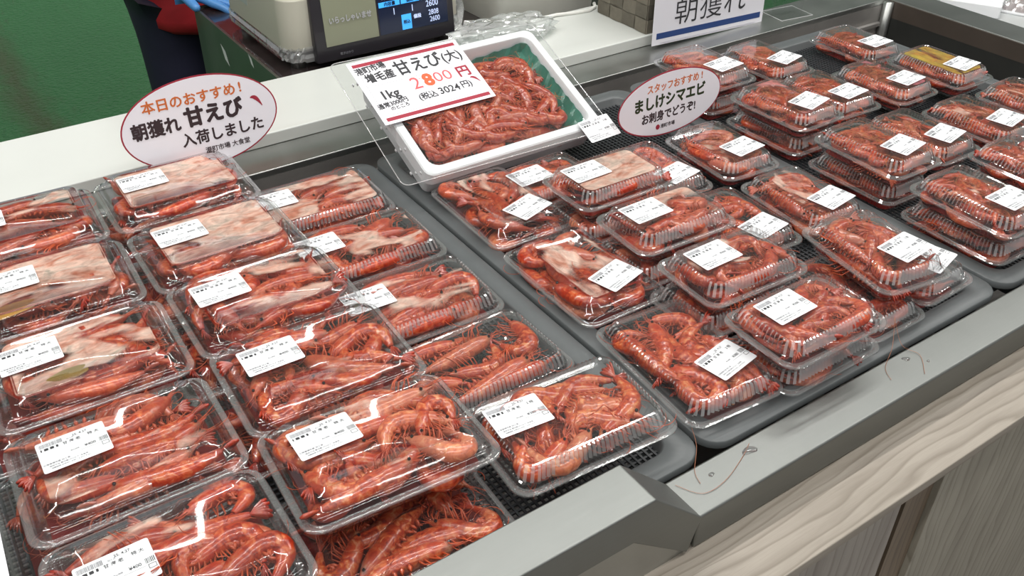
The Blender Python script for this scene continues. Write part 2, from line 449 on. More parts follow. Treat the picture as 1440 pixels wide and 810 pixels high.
drop(0.905, 0.428, 0.0001, 0.0022, 0.002, 'tiny water bead on the steel rim below the long smear')

# white ledge behind the well
ledge = MB(); ledge.box(-0.95, 1.330, 1.397, 1.607, 0.0005, 0.0235)
tag(ledge.build('serving_ledge', M['white_lam'], bevel=0.0025), 'long white laminate ledge running behind the steel well', 'ledge')

# ================================================================== TRAYS
def make_tray(x0, x1, y0, y1, label):
    cx, cy = (x0 + x1) / 2, (y0 + y1) / 2
    W, D = x1 - x0, y1 - y0
    t = empty('display_tray', (cx, cy, -0.055), label=label, cat='tray', group='grey mesh-bottomed display trays')
    prof = [(0.0, -0.010, .030), (0.0, -0.001, .030), (0.0015, 0.0, .029), (0.026, 0.0, .022), (0.029, -0.003, .020), (0.034, -0.046, .018), (0.044, -0.050, .014)]
    vs = []; fs = []
    for ins, z, r in prof:
        vs += [(x, y, z + 0.055) for x, y in rrect(W - 2 * ins, D - 2 * ins, max(r, .003), 5)]
    n = len(vs) // len(prof)
    for i in range(len(prof) - 1):
        for k in range(n): fs.append((i * n + k, i * n + (k + 1) % n, (i + 1) * n + (k + 1) % n, (i + 1) * n + k))
    obj('tray_frame', mesh('tray_frame', vs, fs, M['tray'], True), t)
    mb = MB(); iw, idp = W / 2 - 0.034, D / 2 - 0.034
    x = -iw
    while x <= iw:
        mb.box(x - .0013, x + .0013, -idp, idp, 0.0395, 0.0420); x += 0.0078
    y = -idp
    while y <= idp:
        mb.box(-iw, iw, y - .0013, y + .0013, 0.0385, 0.0410); y += 0.0078
    tag(mb.build('mesh_bottom', M['mesh'], t), kind='stuff')
    mb = MB()
    for k in range(9):
        xx = -W / 2 + 0.05 + k * (W - 0.1) / 8
        mb.box(xx - .0008, xx + .0008, -D / 2 + 0.003, -D / 2 + 0.030, 0.015, 0.050)
    tag(mb.build('stiffening_fins', M['tray'], t), kind='stuff')
    return t
make_tray(-0.12, 0.5765, 0.4645, 1.262, 'dark grey tray under the left-hand shrimp packs, cut by the raised rim')
make_tray(0.583, 1.117, 0.4645, 1.262, 'dark grey tray in the middle, under the foam box and ribbed packs')
make_tray(1.1235, 1.76, 0.4645, 1.262, 'dark grey tray at the right end with its black mesh showing')

# ================================================================== SHRIMP
def shrimp_line(L, bend, side, wob):
    """centre line from tail root to rostrum tip in the xy plane"""
    n = 34; pts = []; x = y = 0.0; h = 0.0; hs = []
    for i in range(n):
        t = i / (n - 1)
        k = math.exp(-((t - 0.34) / 0.17) ** 2)
        hs.append(k)
    tot = sum(hs)
    for i in range(n):
        pts.append((x, y)); t = i / (n - 1)
        h += side * bend * hs[i] / tot + wob * math.cos(5 * t) / n
        x += L / (n - 1) * math.cos(h); y += L / (n - 1) * math.sin(h)
    p = np.array(pts); p -= p.mean(0)
    d = p[-8] - p[4]; a = -math.atan2(d[1], d[0])
    R = np.array([[math.cos(a), -math.sin(a)], [math.sin(a), math.cos(a)]])
    return p @ R.T

RP_T = [0, .07, .18, .32, .46, .58, .70, .80, .87, .92, .96, 1.0]
RP_R = [.0026, .0040, .0064, .0083, .0092, .0094, .0090, .0074, .0048, .0020, .0010, .0004]

def shrimp_meshes(L, bend, side, seed, fat=1.0, long_feelers=False):
    rn = random.Random(seed)
    p = shrimp_line(L, bend, side, rn.uniform(-.5, .5))
    n = len(p); m = 12; sc = L / 0.115 * fat * 1.22
    vs = []; fs = []; tone = []
    # sub-sample along the line so that each shell segment has its own overlapping edge
    T = np.linspace(0, 1, 46)
    seg_edges = [0.10, 0.19, 0.28, 0.37, 0.46, 0.55]
    lin = np.linspace(0, 1, n)
    X = np.interp(T, lin, p[:, 0]); Y = np.interp(T, lin, p[:, 1])
    zt = [0.0015 * math.sin(3 * t + seed) for t in T]
    dors = []
    for i, t in enumerate(T):
        a = max(i - 1, 0); b = min(i + 1, len(T) - 1)
        d = np.array([X[b] - X[a], Y[b] - Y[a]]); d /= np.linalg.norm(d)
        nr = np.array([d[1], -d[0]]) * side          # dorsal side = outside of the curl
        dors.append((d, nr))
        r = np.interp(t, RP_T, RP_R) * sc
        e = 0.0
        if t < 0.60:
            for k, s in enumerate(seg_edges):
                q = (s - t) / 0.09
                if 0 <= q < 1: r *= 1 + 0.085 * q; e = max(0, 1 - abs(q - 1) * 6) if q > .8 else 0
        if abs(t - 0.60) < 0.02: r *= 0.95; e = 0.8
        for j in range(m):
            th = 2 * PI * j / m
            dv = math.cos(th); lat = math.sin(th)
            rr = r * (1.12 if dv > 0 else 0.95)
            vs.append((X[i] + nr[0] * dv * rr, Y[i] + nr[1] * dv * rr, zt[i] + lat * r * 0.86))
            redness = 0.15 + (0.55 if t > 0.60 else 0) * (1 if dv > -0.2 else 0.6) + (0.35 if dv > 0.6 else 0) + (0.8 if t < 0.06 else 0)
            tone.append((min(1, redness), e, 0, 1))
    for i in range(len(T) - 1):
        for j in range(m):
            j2 = (j + 1) % m
            fs.append((i * m + j, i * m + j2, (i + 1) * m + j2, (i + 1) * m + j))
    fs.append(tuple(range(m))); fs.append(tuple((len(T) - 1) * m + j for j in range(m))[::-1])
    # tail fan
    d0, n0 = dors[0]
    for k, a in enumerate((-.42, -.2, 0, .2, .42)):
        ln = (0.016 if k != 2 else 0.014) * sc
        dirv = Vector((-d0[0], -d0[1], 0)); lat = Vector((0, 0, 1)); nv = Vector((n0[0], n0[1], 0))
        ax = (dirv * math.cos(a) + lat * math.sin(a) * 0.7 + nv * math.sin(a) * 0.75).normalized()
        wd = ax.cross(nv).normalized()
        b = len(vs); o = Vector((X[0], Y[0], zt[0]))
        for q, ww in ((0, .0012), (.35, .0030), (.75, .0034), (1.0, .0012)):
            c0 = o + ax * ln * q
            for s, h in ((1, .0), (0, .0007), (-1, .0), (0, -.0007)):
                vs.append(tuple(c0 + wd * ww * sc * s + nv * h * sc)); tone.append((1, q * .6, 0, 1))
        for i in range(3):
            for j in range(4):
                fs.append((b + i * 4 + j, b + i * 4 + (j + 1) % 4, b + i * 4 + 4 + (j + 1) % 4, b + i * 4 + 4 + j))
        fs.append((b + 12, b + 13, b + 14, b + 15))
    me = mesh('shrimp', vs, fs, M['shrimp'], True)
    ca = me.color_attributes.new('tone', 'FLOAT_COLOR', 'POINT')
    ca.data.foreach_set('color', [c for q in tone for c in q])
    def at(t, dv, lat):
        i = int(t * 45); d, nr = dors[i]; r = float(np.interp(T[i], RP_T, RP_R)) * sc
        return Vector((X[i] + nr[0] * dv * r, Y[i] + nr[1] * dv * r, zt[i] + lat * r)), Vector((d[0], d[1], 0)), Vector((nr[0], nr[1], 0))
    # legs
    lg = MB()
    for k in range(5):
        for s in (-1, 1):
            o, d, nr = at(0.80 - k * 0.045, -0.85, s * .35)
            l = (0.020 + 0.005 * rn.random()) * sc
            a = rn.uniform(0.1, 0.8)
            m1 = o + (-nr * 0.75 + d * a + Vector((0, 0, s * .3))) * l * .5
            m2 = m1 + (-nr * rn.uniform(-.1, .5) + d * rn.uniform(.4, 1.0) + Vector((0, 0, s * .1))) * l * .55
            lg.tube([o, m1, m2], [.0010 * sc, .0007 * sc, .0003 * sc], 4)
    for k in range(5):
        for s in (-1, 1):
            o, d, nr = at(0.53 - k * 0.085, -0.85, s * .4)
            t2 = o + (-nr * .8 + d * rn.uniform(-.5, .3)) * 0.0085 * sc
            lg.tube([o, (o + t2) / 2 + Vector((0, 0, s * .0006)), t2], [.0014 * sc, .0019 * sc, .0005 * sc], 4)
    lm = mesh('legs', lg.v, lg.f, M['feeler'], True)
    # feelers
    fl = MB(); o, d, nr = at(0.90, -.4, 0)
    for s in (-1, 1):
        for q in range(2):
            back = rn.random() < 0.6
            ln = rn.uniform(.030, .062) * (1.2 if long_feelers else 1)
            pts = [o + Vector((0, 0, s * .002))]; h = rn.uniform(-.9, .9); hx = h
            dirv = (d * math.cos(h) + nr * math.sin(h))
            cur = rn.choice((-1, 1)) * rn.uniform(2.4, 4.6)
            ang = math.atan2(dirv.y, dirv.x) + (PI * .75 * rn.choice((-1, 1)) if back else 0); z = pts[0].z
            for i in range(9):
                ang += cur / 9; z += rn.uniform(-.0006, .0011)
                pts.append(Vector((pts[-1].x + math.cos(ang) * ln / 9, pts[-1].y + math.sin(ang) * ln / 9, z)))
            fl.tube(pts, [.0007 * sc] + [.00036] * 8 + [.0002], 3)
    for k in range(5):
        h = rn.uniform(-.5, .5); dirv = d * math.cos(h) + nr * math.sin(h) * .6 + Vector((0, 0, rn.uniform(-.2, .2)))
        ln = rn.uniform(.012, .026) * sc
        fl.tube([o, o + dirv * ln * .5, o + dirv * ln + nr * rn.uniform(-.004, .004)], [.0009 * sc, .0005, .0002], 3)
    fm = mesh('feelers', fl.v, fl.f, M['feeler'], True)
    # eyes
    ey = MB(); o, d, nr = at(0.885, 0.15, 0)
    for s in (-1, 1):
        c0 = o + Vector((0, 0, s * .0046 * sc)) + d * .001 * sc; r = .0017 * sc
        vv = []; ff = []
        for i in range(5):
            ph = PI * (i + .5) / 5
            for j in range(6):
                a = 2 * PI * j / 6
                vv.append(c0 + Vector((math.sin(ph) * math.cos(a), math.sin(ph) * math.sin(a), math.cos(ph))) * r)
        for i in range(4):
            for j in range(6): ff.append((i * 6 + j, i * 6 + (j + 1) % 6, i * 6 + 6 + (j + 1) % 6, i * 6 + 6 + j))
        ff.append(tuple(range(6))); ff.append(tuple(24 + j for j in range(6)))
        ey.add(vv, ff)
    em = mesh('eyes', ey.v, ey.f, M['eye'], True)
    return me, lm, fm, em, p

VARS = []
for i, (L, b, s) in enumerate([(.112, .55, 1), (.112, .55, -1), (.108, 1.3, 1), (.108, 1.3, -1), (.112, 2.1, 1), (.112, 2.1, -1),
                               (.105, 2.9, 1), (.105, 2.9, -1), (.115, .2, 1), (.110, 1.7, -1)]):
    VARS.append(shrimp_meshes(L, b, s, 11 + i))

class Filler:
    """chooses where shrimp lie in a rectangle"""
    def __init__(self, w, d, n_low, n_top, z_low, z_top, scale=1.0, spread=0.45, curl=None, seed=0, margin=0.010):
        self.rn = np.random.default_rng(seed); self.items = []
        for layer, (n, z) in enumerate(((n_low, z_low), (n_top, z_top))):
            placed = []
            for k in range(n):
                best = None
                for tr in range(45):
                    vi = int(self.rn.integers(len(VARS))) if curl is None else int(self.rn.choice(curl))
                    a = self.rn.normal(0, spread) + (0 if w >= d else PI / 2) + (PI if self.rn.random() < .45 else 0)
                    s = scale * self.rn.uniform(.90, 1.06)
                    P = VARS[vi][4] * s
                    R = np.array([[math.cos(a), -math.sin(a)], [math.sin(a), math.cos(a)]]); P = P @ R.T
                    ext = P.max(0) - P.min(0)
                    rx = max(0, w / 2 - margin - ext[0] / 2); ry = max(0, d / 2 - margin - ext[1] / 2)
                    c = -(P.max(0) + P.min(0)) / 2 + np.array([self.rn.uniform(-rx, rx), self.rn.uniform(-ry, ry)])
                    Q = P + c
                    out = np.maximum(np.abs(Q) - np.array([w / 2 - margin, d / 2 - margin]), 0).sum()
                    cost = out * 60
                    for O in placed:
                        dd = np.sqrt(((Q[::4, None] - O[None, ::4]) ** 2).sum(-1)).min(1)
                        cost += np.maximum(0.016 - dd, 0).sum() * 8
                    if best is None or cost < best[0]: best = (cost, vi, a, s, c, Q)
                _, vi, a, s, c, Q = best; placed.append(Q)
                self.items.append((vi, a, s, c, z + self.rn.uniform(-.0015, .0025), self.rn.uniform(-.22, .22), self.rn.uniform(-.10, .10)))

N_SHRIMP = [0]
BENDS = [.55, .55, 1.3, 1.3, 2.1, 2.1, 2.9, 2.9, .2, 1.7]
def curl_word(vi):
    b = BENDS[vi]
    return 'straight' if b < .7 else 'gently bent' if b < 1.5 else 'curved' if b < 2.3 else 'tightly curled'
def head_word(a):
    a = (a + PI) % (2 * PI) - PI
    return 'right' if abs(a) < PI / 4 else 'left' if abs(a) > 3 * PI / 4 else 'back' if a > 0 else 'forward'
def put_shrimp(vi, mx, label, group, color=(1, 1, 1, 1)):
    me, lm, fm, em, _ = VARS[vi]
    r = bpy.data.objects.new('shrimp', me); COL.objects.link(r)
    r.matrix_world = mx; r.color = color
    r['label'] = label; r['category'] = 'shrimp'; r['group'] = group
    for nm, q in (('legs', lm), ('feelers', fm), ('eyes', em)):
        c = bpy.data.objects.new(nm, q); COL.objects.link(c); c.parent = r
    N_SHRIMP[0] += 1
    return r

# rest of the shrimp in one object
REST_V, REST_F, REST_T, REST_M = [], [], [], []
CACHE = {}
def mesh_arrays(me):
    if me.name not in CACHE:
        co = np.empty(len(me.vertices) * 3); me.vertices.foreach_get('co', co)
        tn = None
        if 'tone' in me.color_attributes:
            tn = np.empty(len(me.vertices) * 4); me.color_attributes['tone'].data.foreach_get('color', tn); tn = tn.reshape(-1, 4)
        CACHE[me.name] = (co.reshape(-1, 3), [tuple(p.vertices) for p in me.polygons], tn)
    return CACHE[me.name]
def put_rest(vi, mx, tint):
    A = np.array(mx)
    for q, mi in ((0, 0), (1, 1), (2, 1)):
        co, fs, tn = mesh_arrays(VARS[vi][q])
        base = sum(len(x) for x in REST_V)
        REST_V.append(co @ A[:3, :3].T + A[:3, 3])
        REST_F.extend([tuple(i + base for i in f) for f in fs]); REST_M.extend([mi] * len(fs))
        t = np.ones((len(co), 4)) * .4 if tn is None else tn.copy()
        t[:, 2] = tint; REST_T.append(t)

# ================================================================== FOOD PACKS
def loop_pts(w, d, r, rib, nseg):
    """dense rounded rectangle outline, nseg points, optional rib offset"""
    L1, L2 = w - 2 * r, d - 2 * r; per = 2 * (L1 + L2) + 2 * PI * r
    return per

def ring(w, d, ins, r, counts, ribamp=0.0):
    """rounded rectangle with the same number of points on each side for every ring"""
    W, D = w - 2 * ins, d - 2 * ins; r = max(r, 0.002)
    nx, ny, nc = counts; pts = []
    hw, hd = W / 2 - r, D / 2 - r
    def side(p0, p1, nrm, n):
        for k in range(n):
            t = k / n; a = ribamp * (1 if k % 2 else -1) if ribamp and 0 < k else 0
            pts.append((p0[0] + (p1[0] - p0[0]) * t + nrm[0] * a, p0[1] + (p1[1] - p0[1]) * t + nrm[1] * a))
    def corner(cx, cy, a0):
        for k in range(nc):
            a = math.radians(a0 + 90 * k / nc); pts.append((cx + r * math.cos(a), cy + r * math.sin(a)))
    corner(hw, hd, 0); side((hw, hd + r), (-hw, hd + r), (0, 1), nx)
    corner(-hw, hd, 90); side((-hw - r, hd), (-hw - r, -hd), (-1, 0), ny)
    corner(-hw, -hd, 180); side((-hw, -hd - r), (hw, -hd - r), (0, -1), nx)
    corner(hw, -hd, 270); side((hw + r, -hd), (hw + r, hd), (1, 0), ny)
    return pts

def loft(w, d, prof, counts, cap_last=True):
    vs = []; fs = []
    for ins, z, r, rib in prof:
        vs += [(x, y, z) for x, y in ring(w, d, ins, r, counts, rib)]
    n = len(vs) // len(prof)
    for i in range(len(prof) - 1):
        for k in range(n): fs.append((i * n + k, i * n + (k + 1) % n, (i + 1) * n + (k + 1) % n, (i + 1) * n + k))
    if cap_last: fs.append(tuple((len(prof) - 1) * n + k for k in range(n)))
    return vs, fs

def pack_meshes(w, d, ribbed):
    counts = (2 * int((w - .06) / .0052), 2 * int((d - .06) / .0052), 6) if ribbed else (6, 6, 7)
    ra = 0.0011 if ribbed else 0.0
    lid = [(0.0, .0235, .020, 0), (0.0, .0252, .020, 0), (.0008, .0260, .019, 0), (.0045, .0258, .017, 0), (.0060, .0250, .016, 0), (.0072, .0262, .016, 0)]
    if ribbed:
        lid += [(.0085, .0300, .016, 0), (.0105, .0305, .015, ra), (.0135, .0400, .014, ra), (.0155, .0440, .013, ra), (.0175, .0455, .012, 0), (.0195, .0457, .011, 0), (.0212, .0446, .010, 0)]
    else:
        lid += [(.0085, .0318, .016, 0), (.0125, .0328, .015, 0), (.0140, .0335, .015, 0), (.0185, .0425, .014, 0), (.0200, .0436, .013, 0), (.0262, .0442, .011, 0), (.0280, .0456, .010, 0), (.0292, .0457, .010, 0), (.0305, .0444, .010, 0)]
    lv, lf = loft(w, d, lid, counts)
    base = [(.0012, .0232, .019, 0), (.0040, .0234, .018, 0), (.0075, .0215, .016, 0), (.0090, .0180, .015, ra), (.0150, .0050, .013, ra), (.0175, .0012, .011, 0), (.0210, .0002, .009, 0)]
    bv, bf = loft(w, d, base, counts)
    ml = M['clear_ribbed'] if ribbed else M['clear']
    nr = len(lv) // len(lid)
    midx = [1 if i < 5 * nr else (2 if ribbed and 7 * nr <= i < 10 * nr and (i % nr) % 2 == 0 else 0) for i in range(len(lf))]
    a = mesh('lid', lv, lf, [ml, M['clear_edge'], M['clear_ribs']], not ribbed, midx)
    wet = None
    if not ribbed:
        wet = mesh('lid', lv, lf, [ml, M['clear_edge'], M['clear_ribs'], M['wet_groove']], True, [3 if 11 * nr <= i < 12 * nr or 13 * nr <= i < 14 * nr else q for i, q in enumerate(midx)])
    b = mesh('tub', bv, bf, M['clear_base'], not ribbed)
    fv = [(x, y, 0.0436) for x, y in rrect(w - .056, d - .056, .010, 4)] if not ribbed else [(x, y, 0.0438) for x, y in rrect(w - .045, d - .045, .010, 4)]
    f = mesh('condensation_and_sheen', fv, [tuple(range(len(fv)))], M['film'])
    return a, b, f, wet

CLS = {'L': (.202, .158, False), 'K': (.201, .140, False), 'R': (.201, .140, True), 'M': (.170, .118, True)}
PM = {k: pack_meshes(*v) for k, v in CLS.items()}

# sticker: thin rounded card + print
SW, SH = .0625, .0445
mb = MB(); mb.prism(rrect(SW, SH, .0022, 3), 0, .00025)
STICK = mesh('price_sticker', mb.v, mb.f, M['paper'])
def sticker_print(kind, price):
    items = []; bars = MB(); rn = random.Random(5 + len(kind))
    x = -.0285
    while x < -.0075:
        ww = rn.choice((.0003, .0005, .0008)); bars.box(x, x + ww, .0135, .0192, .00025, .00034, 0); x += ww + rn.choice((.0003, .0005))
    for q, ww in ((-.0280, .0012), (-.0248, .0038), (-.0195, .0036), (-.0140, .0020)):
        bars.box(q, q + ww, .0088, .0122, .00025, .00034, 1)
    # small framed box, lower right
    for bx in ((.0235, .0300, -.0075, -.0070), (.0235, .0300, -.0120, -.0115), (.0235, .0240, -.0120, -.0070), (.0295, .0300, -.0120, -.0070)):
        bars.box(*bx, .00025, .00034, 1)
    bars.box(.0040, .0220, -.0076, -.0073, .00025, .00034, 0)
    if kind != 'plain':
        x = .0225
        while x < .0300:
            ww = rn.choice((.0004, .0007)); bars.box(x, x + ww, -.0055, .0005, .00025, .00034, 1); x += ww + .0006
    bm_ = mesh('b', bars.v, bars.f, [M['ink_grey'], M['ink']], False, bars.mi)
    mb2 = MB(); mb2.v = [tuple(v.co) for v in bm_.vertices]; mb2.f = [tuple(p.vertices) for p in bm_.polygons]; mb2.mi = [p.material_index for p in bm_.polygons]
    def T(s, size, x, y, m):
        me = text_mesh(s, size, M['ink'], 0.012, 0.00003)
        mb2.add([(v.co.x + x, v.co.y + y, v.co.z + .00031) for v in me.vertices], [tuple(p.vertices) for p in me.polygons], m)
    T('25. 4.27', .0042, .0085, .0172, 1)
    T('甘 海 老', .0046, .0000, .0102, 1)
    T(kind, .0046, .0200, .0112, 1)
    T('加工日', .0022, -.0005, .0148, 0)
    T('¥' + price, .0050, .0140, -.0035, 1)
    T('税込価格', .0020, .0000, -.0035, 0)
    T('北海道増毛産 加工者', .0026, -.0180, -.0112, 0)
    T('保存方法 要冷蔵10℃以下  生食用', .0023, -.0080, -.0148, 0)
    T('消費期限 お早めにお召し上がり下さい', .0021, -.0060, -.0180, 0)
    return mesh('printing', mb2.v, mb2.f, [M['ink_grey'], M['ink']], False, mb2.mi)
PRINT = {'特大': sticker_print('特 大', '400'), '特': sticker_print('2 特', '380'), '大': sticker_print('大', '300')}

NPK = [0]
def food_pack(cls, portrait, x, y, zf, rot, label, group, sticker=None, prt='大', film=0.0, fill=True, tilt=(0, 0), tint=(1, 1, 1)):
    w, d, rib = CLS[cls]
    z0 = zf - .0250
    base_rot = math.radians(rot) + (PI / 2 if portrait else 0)
    root = empty('food_pack', (x, y, z0), (math.radians(tilt[0]), math.radians(tilt[1]), base_rot), label, 'food pack', group)
    lid, tub, fm, wet = PM[cls]
    obj('tub', tub, root); obj('lid', wet if wet and film > .3 else lid, root)
    if film > 0:
        f = obj('condensation_and_sheen', fm, root); f.color = (*tint, film)
    if sticker:
        sx, sy, sr = sticker
        # sticker coordinates are given as seen with the pack's world heading
        a = -(PI / 2) if portrait else 0
        lx = sx * math.cos(a) - sy * math.sin(a); ly = sx * math.sin(a) + sy * math.cos(a)
        st = obj('price_sticker', STICK, root, (lx, ly, .0460), (0, 0, a + math.radians(sr)))
        obj('printing', PRINT[prt], st)
    NPK[0] += 1
    return root, w, d, z0, base_rot

JUICE = {}
M['juice'] = plain('dark_red_juice', (0.16, 0.012, 0.010), 0.12, noise=.5, nscale=25, coat=.5)
def fill_pack(info, n_low, n_top, seed, label=None, group=None, scale=1.0, rest=False, spread=.42, curl=None, tint=None, zs=(.013, .030), color=(1, 1, 1, 1), juice=True):
    root, w, d, z0, a = info
    if juice:
        if w not in JUICE or d not in JUICE[w]:
            pts_ = rrect(w - .036, d - .036, .012, 4)
            JUICE.setdefault(w, {})[d] = mesh('red_juice', [(x, y, .0052) for x, y in pts_], [tuple(range(len(pts_)))], M['juice'])
        obj('red_juice', JUICE[w][d], root)
    F = Filler(w - .014, d - .014, n_low, n_top, zs[0] * 1, zs[1] * 1, scale, spread, curl, seed)
    base = Matrix.Translation(root.location) @ root.rotation_euler.to_matrix().to_4x4()
    for idx, (vi, an, s, c, z, roll, pitch) in enumerate(F.items):
        mx = base @ Matrix.Translation((c[0], c[1], z)) @ Matrix.Rotation(an, 4, 'Z') @ Matrix.Rotation(roll, 4, 'X') @ Matrix.Rotation(pitch * .5, 4, 'Y') @ Matrix.Scale(s, 4)
        if rest or idx < n_low: put_rest(vi, mx, random.random() if tint is None else tint)
        else:
            g = random.uniform(.86, 1.08)
            v2 = Matrix.Rotation(a, 2) @ Vector(c)
            ww, dd = (w, d) if abs(math.cos(a)) > .7 else (d, w)
            fx = v2.x / (ww - .06); fy = v2.y / (dd - .05)
            spot = ('back' if fy > .14 else 'front' if fy < -.14 else 'middle') + (' left' if fx < -.14 else ' right' if fx > .14 else '')
            lab2 = '%s shrimp, head %s, %s %s' % (curl_word(vi), head_word(an + a), spot, label)
            put_shrimp(vi, mx, lab2, group, (color[0] * g, color[1] * g, color[2] * g, 1))

SL = (-.040, .012, 0)      # sticker place on landscape packs
# key: cls, portrait, x, y, zf, rot, film, sticker, print, pack label, shrimp phrase
P = [
 ('A1','L',0,.055,1.232,.058,-2,.35,(-.045,.010,0),'特大','clear shrimp pack at the back of the leftmost column, by the white ledge'),
 ('A2','L',0,.055,1.0688,.058,-2,.62,(-.038,.012,1),'特大','foggy shrimp pack, second from the back in the leftmost column, orange roe at its corner'),
 ('A3','L',0,.058,.9062,.058,-1.5,.48,(-.050,.014,2),'特大','shrimp pack with an olive-yellow patch under its lid, left edge'),
 ('A4','L',0,.0552,.7400,.058,-1,.16,(-.040,.014,1),'特大','shrimp pack with a pale shrimp across the middle, second from the front left corner'),
 ('A5','L',0,.0545,.5800,.058,0,.05,(-.045,.006,0),'特大','frontmost pack of the leftmost column, cut by the bottom of the picture'),
 ('B1','L',0,.2617,1.2244,.058,-1,.72,(-.040,.016,1),'特大','foggy pale-pink shrimp pack in front of the oval sweet-shrimp sign'),
 ('B2','L',0,.2631,1.0600,.058,0,.80,(-.042,.016,1),'特大','the foggiest shrimp pack, lid pale pink all over, second column'),
 ('B3','L',0,.2670,.9100,.058,-.5,.42,(-.047,.016,1),'特大','half foggy pack with dark red shrimp heads at its back, middle of the second column'),
 ('B4','L',0,.2672,.7620,.058,-2,.10,(-.045,.016,1),'特大','clear-lidded pack of orange shrimp just behind the large front pack'),
 ('B5','L',0,.2600,.6040,.068,-3.5,.04,(-.045,.018,2),'特大','large clear pack of big shrimp tilted on top at the front, second column'),
 ('C1','R',0,.4400,1.1499,.012,-2,.40,(-.062,.014,0),'大','shrimp pack at the back of the third column, right of the foggy packs'),
 ('C2','R',0,.4422,1.0043,.012,-1.5,.33,(-.060,.014,0),'大','shrimp pack second from the back in the third column, beside the tray gap'),
 ('C3','R',0,.4385,.8560,.012,-2,.30,(-.058,.014,0),'大','shrimp pack with pale shrimp fanned across it, middle of the third column'),
 ('C4','R',0,.4391,.7080,.012,1,.0,None,'大','half-empty shrimp pack without a sticker showing its black bottom, third column'),
 ('C5','R',0,.4560,.5560,.036,-3.5,.0,(-.052,.016,-2),'特','loosely filled shrimp pack overhanging the raised steel rim'),
 ('D1','K',1,.6612,.9930,.016,-1,.25,(.014,-.050,18),'大','upright-laid smooth shrimp pack directly in front of the foam box'),
 ('D2','K',1,.6560,.7860,.016,0,.36,(.014,-.048,15),'大','upright-laid shrimp pack with one big pale shrimp under the lid'),
 ('D3','R',1,.6500,.5800,.014,-4,.0,(.022,-.040,14),'特','upright-laid pack at the front of the middle tray with a curled shrimp at its back'),
 ('E0','M',0,.7600,1.0200,.012,3,.15,(-.025,.004,0),'大','ribbed shrimp pack tucked under the front edge of the foam box'),
 ('E1','M',0,.7943,.9096,.058,-1,.85,(-.034,.010,2),'大','foggy ribbed pack with one red window, back of the stacked pair row'),
 ('E2','M',0,.7897,.7782,.058,-2,.30,(-.030,.010,3),'大','ribbed shrimp pack on top, second in the row of stacked packs'),
 ('E3','M',0,.7849,.6475,.058,-2,.12,(-.026,.012,3),'大','ribbed shrimp pack on top, third in the row of stacked packs'),
 ('E4','M',0,.7760,.5200,.058,-1,.0,(-.024,.014,3),'大','ribbed shrimp pack on top at the front of the middle tray'),
 ('F1','M',1,.9250,.9500,.012,-2,.20,(.006,-.044,12),'大','low ribbed pack beside the foggy ribbed pack, behind the middle stack'),
 ('F2','M',1,.9240,.7690,.012,-3,.10,(.004,-.046,12),'大','low ribbed pack with purple-red shrimp, wedged between higher packs'),
 ('G1','M',1,1.0520,.9320,.022,-4,.12,(.014,-.030,10),'特','single ribbed pack standing just right of the staff-pick oval sign'),
 ('G2','M',1,1.0500,.7560,.016,-4,.22,(.016,-.036,12),'特','ribbed pack with tangled yellow feelers, second along the tray gap'),
 ('G3','M',1,.9640,.5700,.058,-9,.0,(.018,-.030,14),'特','ribbed pack with long feelers spilling out, skewed at the front right of the middle tray'),
]
PILE = {}
def region_words(lab):
    return lab
for k, cls, por, x, y, zf, rot, film, st, prt, lab in P:
    g = 'clear packs of sweet shrimp in the left tray' if k[0] in 'ABC' else 'clear packs of shrimp in the middle tray'
    PILE[k] = food_pack(cls, por, x, y, zf, rot, lab, g, st, prt, film, tilt=(-4, 0) if k == 'B5' else (0, 0))

NS_OLD = {'A1': (3, 5), 'A2': (3, 5), 'A3': (4, 6), 'A4': (4, 7), 'A5': (4, 7), 'B1': (3, 5), 'B2': (3, 5), 'B3': (4, 6), 'B4': (5, 7), 'B5': (6, 8),
      'C1': (4, 4), 'C2': (4, 5), 'C3': (4, 6), 'C4': (3, 4), 'C5': (5, 7), 'D1': (4, 6), 'D2': (5, 6), 'D3': (5, 7),
      'E1': (3, 4), 'E2': (5, 6), 'E3': (5, 6), 'E4': (5, 7)}
NS = {'A1': (6, 8), 'A2': (6, 8), 'A3': (6, 10), 'A4': (6, 11), 'A5': (6, 11), 'B1': (6, 8), 'B2': (6, 8), 'B3': (6, 10), 'B4': (6, 12), 'B5': (6, 12),
      'C1': (6, 8), 'C2': (6, 9), 'C3': (6, 10), 'C4': (1, 7), 'C5': (4, 11), 'D1': (6, 9), 'D2': (6, 9), 'D3': (6, 12),
      'E1': (6, 6), 'E2': (6, 9), 'E3': (6, 9), 'E4': (6, 10)}
WHO = {k: lab for k, _, _, _, _, _, _, _, _, _, lab in P}
SHORT = {'A1': 'backmost pack, leftmost column', 'A2': 'foggy roe pack, leftmost column', 'A3': 'olive-patched pack, leftmost column',
 'A4': 'pack with pale shrimp, leftmost column', 'A5': 'frontmost pack, leftmost column', 'B1': 'foggy pack before oval sign',
 'B2': 'foggiest pack, second column', 'B3': 'half foggy pack, second column', 'B4': 'pack behind large tilted pack', 'B5': 'large tilted front pack',
 'C1': 'backmost pack, third column', 'C2': 'second-from-back pack, third column', 'C3': 'pale-fanned pack, third column', 'C4': 'half-empty pack without sticker',
 'C5': 'pack overhanging raised rim', 'D1': 'smooth pack before foam box', 'D2': 'second smooth pack, middle tray', 'D3': 'frontmost upright pack, middle tray',
 'E1': 'foggy ribbed pack, middle tray', 'E2': 'second stacked ribbed pack', 'E3': 'third stacked ribbed pack', 'E4': 'front stacked ribbed pack'}
